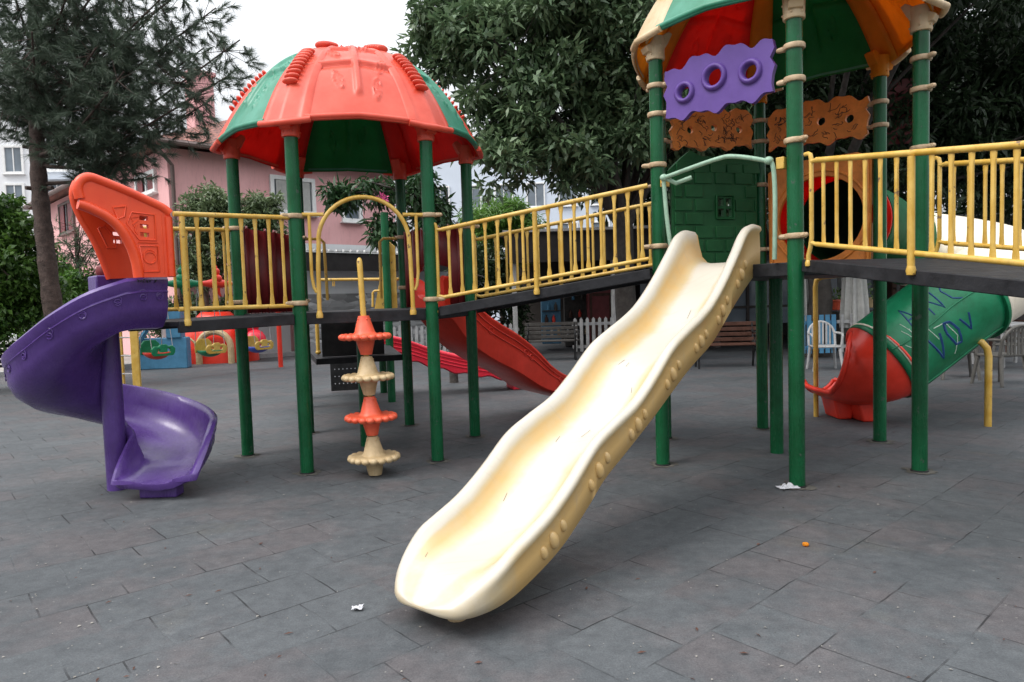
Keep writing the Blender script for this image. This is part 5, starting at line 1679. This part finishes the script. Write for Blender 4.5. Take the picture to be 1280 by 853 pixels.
def onwall(px, py, d):
    q = onpl(px, py, C0, d); return (q - C0).dot(d), q.z


for (x0, y0, x1, y1, m_) in ((343, 229, 388, 262, 1), (431, 247, 447, 273, 0)):
    a, b = onwall(x0, y1, hr), onwall(x1, y0, hr)
    add_window(house, C0, hr, a[0], b[0], a[1], b[1], nR, 'white', m_, .13, 'drape' if m_ else None)
a, b = onwall(174, 244, hl), onwall(194, 217, hl)
add_window(house, C0, hl, b[0], a[0], a[1], b[1], nL, 'white', 1, .12, 'maroon')
a, b = onwall(78, 292, hl), onwall(92, 252, hl)
add_window(house, C0, hl, b[0], a[0], a[1], b[1], nL, 'gutter', 3, .10, 'maroon')
a, b = onwall(225, 345, hr), onwall(255, 300, hr)
add_window(house, C0, hr, a[0], b[0], a[1], b[1], nR, 'white', 1, .10)
# lean-to annex under the small window
ax0 = onpl(378, 330, C0 + nR * 2.6, hr); ax1 = onpl(486, 330, C0 + nR * 2.6, hr)
ann = thing('annex_shed', ax0 * Vector((1, 1, 0)) if False else Vector((ax0.x, ax0.y, 0)), 'low white annex with a stone base and dark canopy before the pink house', 'shed')
g0, g1 = Vector((ax0.x, ax0.y, 0)), Vector((ax1.x, ax1.y, 0)) + hr * 2.5
za = at(420, 338, (g0.y + g1.y) / 2 - 1.0).z; zs = at(420, 367, g0.y).z
mb = MB(); wall_box(mb, g0, g1, zs, 3.2, .2); mb.build('wall', 'whitewall', ann)
mb = MB(); wall_box(mb, g0 + nR * .03, g1 + nR * .03, 0, zs - .002, .26); mb.build('stone_wall', 'stone', ann)
zt_ = at(430, 316, g0.y).z
mb = MB(); cm = (g0 + g1) / 2 - nR * .8
mb.box((cm.x, cm.y, zt_ + .02), ((g1 - g0).length + .6, 3.0, .05), (hr.x, hr.y)); 
mb.box((cm.x + nR.x * 1.5, cm.y + nR.y * 1.5, zt_ - .26), ((g1 - g0).length + .6, .05, .50), (hr.x, hr.y))
mb.build('canopy', 'darkfascia', ann)
mb = MB(); nk = 26
for k in range(nk):
    q = g0 - hr * .3 + hr * (((g1 - g0).length + .6) * (k + .5) / nk) + nR * .72
    mb.box((q.x, q.y, zt_ + .07), (.16, .10, .05), (hr.x, hr.y))
mb.box((cm.x + nR.x * 1.54, cm.y + nR.y * 1.54, zt_ + .02), ((g1 - g0).length + .6, .03, .05), (hr.x, hr.y))
mb.build('canopy_edge', 'white', ann)

# iron fence and low wall between the yard and the pink house
fa, fb = at(200, 380, 19.6), at(360, 380, 21.6)
fa.z = fb.z = 0; fd = (fb - fa).normalized(); FL_ = (fb - fa).length
fen = thing('iron_fence', fa, 'black spiked iron fence on a pale wall behind the bucket swings', 'fence')
mb = MB()
for k in range(34):
    q = fa + fd * (FL_ * (k + .5) / 34); mb.tube([q + UP * .95, q + UP * 1.78], .013, 6); mb.lathe([(.022, 0), (.012, .05), (.002, .09)], q + UP * 1.78, 6)
for z in (1.1, 1.62): mb.tube([fa + UP * z, fb + UP * z], .016, 6)
mb.build('bars', 'black', fen)
mb = MB(); wall_box(mb, fa, fb, 0, 1.02, .2); mb.build('base_wall', 'whitewall', fen)

# ------------------------------------------------------------------ far blocks of flats
blk = thing('apartment_block', at(30, 200, 44) * Vector((1, 1, 0)) if False else Vector((-32, 44, 0)), 'white apartment block behind the pine at the far left', 'building')
mb = MB(); mb.box((-36, 47, 6.4), (24, 10, 12.8), (1, .12)); mb.build('wall', 'whitewall', blk)
bd = Vector((1, .12, 0)).normalized(); bn = Vector((bd.y, -bd.x, 0)); bo = Vector((-36, 47, 0)) + bn * 5.0
for (x0, y0, x1, y1) in ((62, 181, 80, 212), (60, 228, 84, 252), (8, 185, 26, 215), (10, 232, 28, 258)):
    a, b = onpl(x0, y1, bo, bd), onpl(x1, y0, bo, bd)
    add_window(blk, bo, bd, (a - bo).dot(bd), (b - bo).dot(bd), a.z, b.z, bn, 'white', 1, .14)
mb = MB(); a, b = onpl(58, 226, bo, bd), onpl(92, 222, bo, bd)
m_ = (a + b) / 2 + bn * .3; mb.box(m_, ((b - a).length, .6, .22), (bd.x, bd.y)); mb.build('balcony_slab', 'bluewall', blk)
blk2 = thing('apartment_block', (2, 50, 0), 'pale blue grey apartment block showing through the leaves behind the footbridge', 'building')
mb = MB(); mb.box((1.2, 53, 5.9), (15, 8, 11.8), (1, -.05)); mb.build('wall', 'bluewall', blk2)
bd = Vector((1, -.05, 0)).normalized(); bn = Vector((bd.y, -bd.x, 0)); bo = Vector((1.2, 53, 0)) + bn * 4.0
for u in (-6.2, -4.0, -1.8, .4, 2.6, 4.8):
    for z in (2.2, 5.0, 7.8): add_window(blk2, bo, bd, u, u + 1.1, z, z + 1.5, bn, 'white', 1, .1)

# ------------------------------------------------------------------ open cafe pavilion along the back
CY = 17.2
caf = thing('cafe_pavilion', (7, CY, 0), 'dark open cafe pavilion under the trees at the back', 'pavilion')
mb = MB(); mb.box((8.2, CY + 2.6, 2.98), (16.6, 6.2, .12), (1, -.03)); mb.box((8.2, CY - .48, 2.66), (16.6, .08, .72), (1, -.03))
rf = mb.build('roof', 'darkfascia', caf, bevel=.01)
mb = MB(); mb.box((8.2, CY - .545, 3.06), (16.7, .05, .06), (1, -.03)); mb.build('roof_edge', 'greywhite', rf)
mb = MB(); mb.box((8.2, CY + 5.6, 1.5), (16.6, .15, 3.0), (1, -.03)); mb.build('back_wall', 'cafe', caf)
for x, w, m_ in ((.1, .12, 'greywhite'), (2.62, .32, 'greywhite'), (5.0, .14, 'cafe'), (8.1, .22, 'greywhite'), (10.4, .16, 'cafe'), (13.2, .2, 'greywhite')):
    mb = MB(); mb.box((x, CY - .1, 1.4), (w, w, 2.6), (1, 0)); mb.build('post', m_, caf, bevel=.01)
mb = MB()
for x in (3.6, 4.3, 6.2, 7.0, 9.2, 11.4): mb.box((x, CY + 1.2, 1.5), (.07, .07, 2.6), (1, 0))
for z in (1.05, 2.1): mb.box((7.4, CY + 1.2, z), (8.2, .06, .06), (1, 0))
mb.build('window_frame', 'cafe', caf)
mb = MB(); mb.box((7.4, CY + 1.24, 1.55), (8.0, .015, 1.9), (1, 0)); mb.build('window_pane', 'glass', caf)


def on(px, py, Y): q = at(px, py, Y); return q


def picket_fence(name, a, b, h, n, mat, label, z0=.12, w=.075, pointed=True):
    a, b = Vector((a[0], a[1], 0)), Vector((b[0], b[1], 0)); d = (b - a).normalized(); L_ = (b - a).length; nn = Vector((d.y, -d.x, 0))
    t = thing(name, a, label, 'fence')
    for z in (z0 + .12, h - .16):
        mb = MB(); m_ = (a + b) / 2 + UP * z - nn * .02; mb.box(m_, (L_, .025, .07), (d.x, d.y)); mb.build('rail', mat, t)
    for k in range(n):
        q = a + d * (L_ * (k + .5) / n); mb = MB()
        mb.prism([(-w / 2, z0), (w / 2, z0), (w / 2, h - .05), (0, h) if pointed else (w / 2, h), (-w / 2, h - .05)] if pointed else [(-w / 2, z0), (w / 2, z0), (w / 2, h), (-w / 2, h)], q + nn * .004, d, UP, nn, .02)
        mb.build('picket', mat, t)
    return t


picket_fence('picket_fence', on(484, 450, 16.9), on(650, 450, 16.8), .88, 24, 'greywhite', 'white picket fence seen behind the low crimson slide')
picket_fence('picket_fence', on(716, 440, 17.0), on(800, 440, 17.0), .95, 11, 'greywhite', 'short white picket fence between the grey bench and the cream slide')
picket_fence('picket_fence', on(1000, 460, 14.6), on(1046, 460, 14.6), .92, 6, 'blue', 'sky blue picket fence panel behind the right tower posts', pointed=False, w=.09)
picket_fence('picket_fence', on(1047, 460, 14.7), on(1150, 460, 14.7), .92, 9, 'greywhite', 'weathered white fence behind the red tube exit', pointed=False, w=.05)


def cluttered(name, label, cat, build, loc):
    t = thing(name, loc, label, cat); build(t, V3(loc)); return t


def bench(px, py, Y, wdt, rot, wood_m, iron, label):
    p = at(px, py, Y); p.z = 0
    t = thing('park_bench', p, label, 'bench')
    d = Vector((math.cos(rot), math.sin(rot), 0)); f = Vector((d.y, -d.x, 0))
    for s in (-1, 1):
        mb = MB(); e = p + d * (s * (wdt / 2 - .08))
        mb.tube([e + f * .22, e + f * .20 + UP * .22, e + f * .23 + UP * .43], .022, 8)
        mb.tube([e - f * .24, e - f * .18 + UP * .22, e - f * .20 + UP * .43, e - f * .30 + UP * .86], .022, 8)
        mb.tube([e + f * .23 + UP * .40, e - f * .20 + UP * .40], .02, 8)
        mb.tube(spline([e + f * .22 + UP * .43, e + f * .27 + UP * .55, e + f * .24 + UP * .66, e + f * .1 + UP * .68, e - f * .24 + UP * .66], 5), .018, 8)
        mb.tube([e + f * (.03 + .09 * math.cos(a)) + UP * (.54 + .09 * math.sin(a)) for a in np.linspace(0, 2 * PI, 16)], .012, 6)
        mb.tube([e + f * (.0 + .14 * math.cos(a)) + UP * (.22 + .12 * math.sin(a)) for a in np.linspace(0, PI, 12)], .014, 6)
        mb.build('bench_end', iron, t)
    mb = MB()
    for k in range(4): m_ = p + f * (.17 - .115 * k) + UP * .45; mb.box(m_, (wdt, .085, .032), (d.x, d.y))
    mb.build('seat', wood_m, t, bevel=.006)
    mb = MB()
    for k in range(4): m_ = p - f * (.215 + .026 * k) + UP * (.53 + .10 * k); mb.box(m_, (wdt, .03, .075), (d.x, d.y))
    mb.build('backrest', wood_m, t, bevel=.006)
    return t


bench(690, 449, 16.3, 1.25, -.06, 'greywood', 'black', 'grey park bench with black iron ends beyond the red slide')
bench(908, 459, 13.5, 1.25, -.12, 'wood', 'black', 'brown park bench half hidden behind the cream slide and tower posts')
bench(-8, 488, 13.6, 1.1, .5, 'black', 'grey', 'black bench with a grey looped arm at the left edge')


def make_chair(loc, rot, mat, label, group=None):
    """moulded garden chair: slatted round back, arms, four splayed legs"""
    t = thing('garden_chair', (0, 0, 0), label, 'chair', group)
    mb = MB(); mb.prism([(-.22, -.20), (.22, -.20), (.235, .2), (.2, .235), (-.2, .235), (-.235, .2)], (0, 0, .43), (1, 0, 0), (0, 1, 0), UP, .03); mb.build('seat', mat, t, bevel=.01)
    bk = MB()
    arc = [Vector((.225 * math.cos(a), -.22 - .09 * math.sin(a) * .9, .62 + .24 * math.sin(a))) for a in np.linspace(0, PI, 15)]
    arc = [Vector((.225, -.19, .43))] + arc + [Vector((-.225, -.19, .43))]
    bk.tube(arc, .022, 8)
    for x in np.linspace(-.15, .15, 6):
        top = .62 + .24 * math.sqrt(max(0, 1 - (x / .225) ** 2)); bk.box((x, -.245, (.45 + top) / 2), (.03, .014, top - .45), (1, 0))
    bk.build('backrest', mat, t)
    for sx in (-1, 1):
        for sy in (-1, 1):
            l = MB(); l.tube([Vector((sx * .2, sy * .19 - .0, .43)), Vector((sx * .245, sy * .25, .0))], [.03, .022], 8); l.build('leg', mat, t)
        a = MB(); a.tube([Vector((sx * .225, -.22, .66)), Vector((sx * .26, -.05, .66)), Vector((sx * .26, .15, .65)), Vector((sx * .25, .21, .62)), Vector((sx * .225, .19, .44))], .02, 8); a.build('armrest', mat, t)
    t.location = loc; t.rotation_euler = (0, 0, rot)
    return t


def place(o, loc, rot, label):
    c = copy_tree(o); c.location = loc; c.rotation_euler = (0, 0, rot); c['label'] = label; return c


q = gnd(1257, 482)
ch1 = make_chair((q.x, q.y + .1, 0), rad(12), 'grey', 'grey brown plastic garden chair, fully seen right of the green tube', 'plastic garden chairs of the cafe')
q = gnd(1212, 476); place(ch1, (q.x, q.y + .3, 0), rad(-20), 'grey brown plastic garden chair half hidden behind the green tube')
q = gnd(1300, 470); place(ch1, (q.x + .2, q.y + .9, 0), rad(40), 'grey brown plastic garden chair cut off by the right edge')
q = gnd(1028, 462); ch4 = make_chair((q.x, q.y - .1, 0), rad(170), 'greywhite', 'whitish round backed garden chair by the sky blue fence panel', 'plastic garden chairs of the cafe')
# cafe table at the far right, wooden armchair stacked behind
q = at(1262, 400, 12.4)
tb = thing('cafe_table', (q.x, q.y, 0), 'pale square cafe table behind the chairs at the right edge', 'table')
mb = MB(); mb.box((q.x, q.y, .73), (.9, .9, .04), (1, .2)); mb.build('tabletop', 'greywhite', tb, bevel=.01)
for sx in (-.38, .38):
    for sy in (-.38, .38):
        mb = MB(); mb.box((q.x + sx, q.y + sy, .355), (.05, .05, .71), (1, .2)); mb.build('leg', 'greywhite', tb)
q = at(1262, 375, 14.2)
bm2 = MB()
wc = thing('wooden_chair', (q.x, q.y, 0), 'dark wooden armchair behind the pale cafe table at the right edge', 'chair')
mb = MB(); mb.box((q.x, q.y, .46), (.5, .5, .05), (1, 0)); mb.build('seat', 'wood', wc, bevel=.01)
mb = MB()
for x in (-.22, 0, .22): mb.box((q.x + x, q.y + .24, .78), (.05, .04, .6), (1, 0))
mb.box((q.x, q.y + .24, 1.06), (.5, .045, .1), (1, 0)); mb.build('backrest', 'wood', wc, bevel=.01)
for sx in (-.22, .22):
    for sy in (-.22, .22):
        mb = MB(); mb.box((q.x + sx, q.y + sy, .216), (.05, .05, .432), (1, 0)); mb.build('leg', 'wood', wc)
    mb = MB(); mb.box((q.x + sx, q.y, .68), (.05, .5, .04), (1, 0)); mb.build('armrest', 'wood', wc)


# white cloth drape tied to a post, standing in front of the cafe window
def drape(px, Y, z0, z1, r, label, seed):
    p = at(px, 380, Y); mb = MB(); rows = []
    for i in range(20):
        e = i / 19; z = lerp(z0, z1, e)
        rr = r * (.75 + .25 * abs(math.cos(e * PI * .9)) + .1 * e)
        rows.append([Vector((p.x + rr * (1 + .22 * math.sin(k * 2 * PI / 48 * 9 + seed + e)) * math.cos(2 * PI * k / 48), p.y + rr * (1 + .22 * math.sin(k * 2 * PI / 48 * 9 + seed + e)) * math.sin(2 * PI * k / 48), z)) for k in range(48)])
    mb.grid(rows, True); mb.cap(rows[0], True); mb.cap(rows[-1])
    return tag(mb.build('cloth_drape', 'drape', smooth=70), label, 'curtain')


drape(1068, 14.9, .62, 2.5, .24, 'gathered white cloth curtain behind the yellow support pipe', 1)
drape(1004, 15.3, .75, 2.5, .16, 'narrow white cloth curtain just right of the front green post', 3)

# things inside the cafe
def boxy(name, px, py0, py1, wpx, Y, depth, mat, label, cat, parts):
    a, b = at(px, py1, Y), at(px, py0, Y); w = wpx / FPX * Y
    t = thing(name, (a.x, Y, 0), label, cat)
    mb = MB(); mb.box((a.x, Y + depth / 2, max(a.z, .02) / 2 + b.z / 2), (w, depth, b.z - max(a.z, .02)), (1, 0)); mb.build('body', mat, t, bevel=.02)
    parts(t, a.x, Y, w, max(a.z, .02), b.z)
    return t


def p_door(t, x, Y, w, z0, z1):
    mb = MB(); mb.prism([(-w / 2 + .08, .1), (w / 2 - .08, .1), (w / 2 - .08, z1 - z0 - .1), (-w / 2 + .08, z1 - z0 - .1)], (x, Y - .012, z0), (1, 0, 0), UP, (0, -1, 0), .02, [[(-w / 2 + .14, (z1 - z0) * .5), (w / 2 - .14, (z1 - z0) * .5), (w / 2 - .14, z1 - z0 - .18), (-w / 2 + .14, z1 - z0 - .18)]])
    mb.build('panel', 'wood', t)
    mb = MB(); mb.ell((x + w * .38, Y - .05, (z0 + z1) / 2), (.04, .04, .04)); mb.build('handle', 'steel', t)


def p_shelf(t, x, Y, w, z0, z1):
    for k, m_ in enumerate(('greywhite', 'wood', 'blue', 'white', 'redslide', 'greywood', 'disc_cream')):
        mb = MB(); z = z0 + (z1 - z0) * (.18 + .26 * (k % 3)); mb.lathe([(.03, 0), (.045, .01), (.045, .14), (.02, .18), (.018, .22)], (x - w * .38 + w * .125 * k, Y - .06, z), 10); mb.build('bottle', m_, t)
    for k in range(3):
        mb = MB(); mb.box((x, Y - .06, z0 + (z1 - z0) * (.18 + .26 * k) - .012), (w * .96, .16, .02), (1, 0)); mb.build('shelf', 'greywood', t)


boxy('red_door', 752, 362, 436, 34, 19.6, .12, 'maroon', 'dark red door leaf inside the cafe beyond the footbridge', 'door', p_door)
boxy('blue_cabinet', 690, 370, 430, 24, 19.4, .5, 'blue', 'blue cabinet inside the cafe left of the dark red door', 'cabinet', p_shelf)
boxy('display_shelf', 722, 350, 440, 30, 20.2, .4, 'greywood', 'grey shelf with bottles inside the cafe between blue cabinet and red door', 'shelf', p_shelf)
boxy('blue_counter', 850, 388, 440, 60, 15.6, .4, 'blue', 'blue counter behind the brown bench', 'counter', p_shelf)
boxy('serving_counter', 1110, 388, 450, 120, 16.3, .5, 'greywood', 'grey serving counter behind the tube slide', 'counter', p_shelf)
boxy('display_shelf', 1150, 325, 385, 70, 17.9, .3, 'wood', 'brown shelf of bottles and jars above the counter behind the tube slide', 'shelf', p_shelf)
for px, py, Y, m_, lab in ((1045, 388, 16, 'disc_orange', 'small coral flower pot on the cafe sill, left of the cloth curtain'), (1088, 385, 16, 'disc_cream', 'cream flower pot on the cafe sill right of the cloth curtain'), (897, 340, 16.5, 'white', 'white flower pot hanging behind the cream slide top')):
    p = at(px, py, Y)
    t = thing('flower_pot', p, lab, 'flower pot')
    mb = MB(); mb.lathe([(.07, 0), (.09, .02), (.12, .2), (.135, .21), (.13, .24), (.11, .23)], p, 16); mb.build('pot', m_, t)
    rs = np.random.default_rng(int(px)); V, F = leaves_np([tuple(p + UP * .34)], [.2], 70, .12, .05, rs, .3, 1); np_mesh('foliage', V, F, 'leaf_bush', t)

# ------------------------------------------------------------------ swings
S0, S1 = Vector((-7.5, 13.65, 0)), Vector((-5.53, 16.69, 0))
sdv = (S1 - S0).normalized(); sw_n = Vector((sdv.y, -sdv.x, 0))
sw = thing('swing_set', S0, 'swing frame with a coloured bird topped beam and yellow ladder leg', 'swing')
bz = 1.98
lo, hi_ = gnd(148, 480), gnd(172, 487)
for b in (hi_, hi_ + Vector((-.42, .22, 0))):
    mb = MB(); mb.box((b.x, b.y, .98), (.13, .10, 1.96), (1, .3)); mb.build('leg', 'yellow', sw, bevel=.01)
mb = MB()
for z in (.28, .62, .96, 1.3): mb.tube([Vector((hi_.x, hi_.y, z)), Vector((hi_.x - .42, hi_.y + .22, z))], .014, 8)
mb.build('rung', 'steel', sw)
mb = MB(); mb.tube([S1, S1 + UP * bz], .055, 12); mb.build('leg', 'redslide', sw)
segs = [('blue', -.05, .24), ('tubegreen', .24, .46), ('redslide', .46, .66), ('disc_cream', .66, 1.0)]
for m_, a, b in segs:
    mb = MB(); A, B = lerp(S0, S1, a) + UP * bz, lerp(S0, S1, b) + UP * bz
    mb.tube([A, lerp(A, B, .1), lerp(A, B, .35), lerp(A, B, .65), lerp(A, B, .9), B], [.05, .06, .10, .10, .06, .05], 14); mb.build('beam_sleeve', m_, sw)
for m_, k in (('tubegreen', .335), ('redslide', .565)):
    c = lerp(S0, S1, k) + UP * (bz + .09); mb = MB()
    mb.ell(c + UP * .02, (.10, .13, .10), Matrix((sdv, sw_n, UP)).transposed()); mb.ell(c + UP * .17, (.07, .07, .08)); mb.lathe([(.03, 0), (.012, .06), (.002, .09)], c + UP * .23, 8)
    mb.tube([c - UP * .12, c - UP * .30 + sdv * .03, c - UP * .36 + sdv * .07], [.05, .035, .02], 8)
    mb.build('bird_ornament', m_, sw)


def swing_seat(k, base_m, guard_m, label, zc, first=None):
    c = lerp(S0, S1, k); t = thing('bucket_swing', (c.x, c.y, zc), label, 'swing seat', 'bucket swing seats')
    o = Vector((c.x, c.y, zc)); d, f = sdv, sw_n
    mb = MB(); rows = []
    for i in range(13):
        a = PI * i / 12 - PI / 2
        rows.append([o + d * (.22 * math.cos(b)) * math.cos(a * .6) + f * (.26 * math.sin(a)) - UP * (.15 * math.sin(b) * math.cos(a)) for b in np.linspace(0, PI, 13)])
    mb.grid(rows); mb.build('bucket', base_m, t, solid=.02)
    g = MB()
    out = [(-.24, -.02), (-.2, -.07), (.2, -.07), (.24, -.02), (.25, .07), (.19, .13), (.10, .12), (.06, .16), (-.06, .16), (-.10, .12), (-.19, .13), (-.25, .07)]
    g.prism(out, o + f * .23, d, UP, f, .05, [circ(-.11, .04, .035, 10), circ(.11, .04, .035, 10)])
    g.prism([(-.2, -.05), (.2, -.05), (.2, .16), (.12, .24), (-.12, .24), (-.2, .16)], o - f * .24, d, UP, f, .04)
    g.build('guard', guard_m, t, bevel=.012)
    ch = MB()
    for sx in (-1, 1):
        top = o + d * (.22 * sx) + UP * (bz - zc - .05)
        for sf in (.2, -.2): ch.tube([o + d * (.22 * sx) + f * sf + UP * .1, top], .008, 6)
    ch.build('chain', 'steel', t)
    return t


swing_seat(.165, 'redslide', 'tubegreen', 'bucket swing seat with red tray and green guard', .60)
swing_seat(.493, 'tubegreen', 'yellow', 'bucket swing seat with green tray and yellow guard', .55)
swing_seat(.83, 'deepblue', 'yellow', 'bucket swing seat with blue tray and yellow guard', .54)

# play items standing behind the swings
p = at(205, 445, 17.3); p.z = 0
bl_ = thing('climbing_frame', p, 'sky blue wooden climbing frame with a slanted beam behind the swings', 'climbing frame')
mb = MB(); mb.box((p.x, p.y, .38), (1.2, .3, .76), (1, .1)); mb.build('base', 'blue', bl_, bevel=.02)
mb = MB(); mb.box((p.x + .32, p.y, 1.1), (.36, .3, .7), (1, .1)); mb.build('post', 'blue', bl_, bevel=.02)
mb = MB(); mb.tube([Vector((p.x - .6, p.y - .25, .5)), Vector((p.x + .1, p.y - .2, 1.5))], .06, 6); mb.build('beam', 'blue', bl_)
p = at(262, 440, 18.6); p.z = 0
ph = thing('toy_house', p, 'red moulded play house with a cream arched doorway behind the swings', 'play house')
mb = MB(); rows = []
for i in range(12):
    e = i / 11; rows.append([Vector((p.x + 1.1 * math.cos(a) * (1 - .65 * e ** 2.2), p.y + .5 + .8 * math.sin(a) * (1 - .65 * e ** 2.2), 1.35 * e)) for a in np.linspace(0, 2 * PI, 29)[:-1]])
mb.grid(rows, True); mb.cap(rows[-1]); mb.build('shell', 'redslide', ph, smooth=70)
mb = MB(); mb.tube([Vector((p.x + .28 + .42 * math.cos(a), p.y - .32, .42 + .42 * math.sin(a))) for a in np.linspace(0, PI, 16)], .085, 10)
for s in (-.42, .42): mb.tube([Vector((p.x + .28 + s, p.y - .32, 0)), Vector((p.x + .28 + s, p.y - .32, .42))], .085, 10)
mb.build('doorway_arch', 'disc_cream', ph)
mb = MB(); mb.tube([Vector((p.x - .5 + .38 * math.cos(a), p.y - .42, .35 + .38 * math.sin(a))) for a in np.linspace(0, PI, 14)], .03, 8); mb.build('hoop', 'disc_cream', ph)
mb = MB(); mb.ell((p.x + 1.25, p.y - .1, .55), (.3, .3, .32)); mb.ell((p.x + 1.0, p.y, .95), (.35, .3, .25)); mb.build('side_bulge', 'crimson', ph, smooth=70)

# maroon sunshade panel glimpsed among the leaves behind the right tower
p = at(1124, 140, 14.0)
ss = thing('sun_screen', (p.x, p.y, 0), 'dark maroon screen on a pole behind the right tower', 'screen')
mb = MB(); mb.box((p.x, p.y, p.z), (.55, .03, 1.25), (1, -.2)); mb.build('cloth', 'maroon', ss)
mb = MB(); mb.tube([Vector((p.x, p.y + .03, 0)), Vector((p.x, p.y + .03, p.z + .6))], .03, 8); mb.build('pole', 'black', ss)

# ------------------------------------------------------------------ light and sky
world = bpy.data.worlds.new('World'); scene.world = world; world.use_nodes = True
nt = world.node_tree; bg = nt.nodes['Background']
sky = nt.nodes.new('ShaderNodeTexSky'); sky.sky_type = 'NISHITA'; sky.sun_disc = False
SUN_EL, SUN_AZ = rad(52), rad(-118)     # azimuth measured from +Y towards +X
sky.sun_elevation = SUN_EL; sky.sun_rotation = SUN_AZ; sky.air_density = 1.0; sky.dust_density = 6.0; sky.ozone_density = .6
hs = nt.nodes.new('ShaderNodeHueSaturation'); hs.inputs['Saturation'].default_value = .30
nt.links.new(sky.outputs['Color'], hs.inputs['Color'])
# overcast: thin cloud evens out the dome
tc = nt.nodes.new('ShaderNodeTexCoord'); nz = nt.nodes.new('ShaderNodeTexNoise'); nz.inputs['Scale'].default_value = 2.2; nz.inputs['Detail'].default_value = 5
nt.links.new(tc.outputs['Generated'], nz.inputs['Vector'])
mx = nt.nodes.new('ShaderNodeMix'); mx.data_type = 'RGBA'; mx.inputs['B'].default_value = (9.6, 9.9, 10.3, 1)
mr = nt.nodes.new('ShaderNodeMapRange'); mr.inputs['To Min'].default_value = .55; mr.inputs['To Max'].default_value = .95
nt.links.new(nz.outputs['Fac'], mr.inputs['Value']); nt.links.new(mr.outputs['Result'], mx.inputs['Factor'])
nt.links.new(hs.outputs['Color'], mx.inputs['A'])
# overcast dome: three times brighter overhead than at the horizon
sx_ = nt.nodes.new('ShaderNodeSeparateXYZ'); nt.links.new(tc.outputs['Generated'], sx_.inputs['Vector'])
ma = nt.nodes.new('ShaderNodeMath'); ma.operation = 'MULTIPLY_ADD'; ma.inputs[1].default_value = 1.55; ma.inputs[2].default_value = .26; ma.use_clamp = False
mm = nt.nodes.new('ShaderNodeMath'); mm.operation = 'MAXIMUM'; mm.inputs[1].default_value = 0
nt.links.new(sx_.outputs['Z'], mm.inputs[0]); nt.links.new(mm.outputs[0], ma.inputs[0])
vmul = nt.nodes.new('ShaderNodeVectorMath'); vmul.operation = 'SCALE'
nt.links.new(mx.outputs['Result'], vmul.inputs[0]); nt.links.new(ma.outputs[0], vmul.inputs['Scale'])
nt.links.new(vmul.outputs['Vector'], bg.inputs['Color'])
bg.inputs['Strength'].default_value = .10
sd_ = bpy.data.lights.new('sun', 'SUN'); sd_.energy = 1.0; sd_.angle = rad(24); sd_.color = (1.0, .965, .91)
so = bpy.data.objects.new('sun', sd_); COL.objects.link(so)
so.location = (-10, -5, 20)
sv = Vector((math.sin(SUN_AZ) * math.cos(SUN_EL), math.cos(SUN_AZ) * math.cos(SUN_EL), math.sin(SUN_EL)))
so.rotation_euler = sv.to_track_quat('Z', 'Y').to_euler()

vs = scene.view_settings
vs.view_transform = 'Standard'; vs.look = 'None'; vs.gamma = 1; vs.use_curve_mapping = False
vs.exposure = .92
scene.cycles.max_bounces = 6; scene.cycles.diffuse_bounces = 4; scene.cycles.glossy_bounces = 3; scene.cycles.transmission_bounces = 4; scene.cycles.transparent_max_bounces = 4
scene.cycles.use_denoising = True
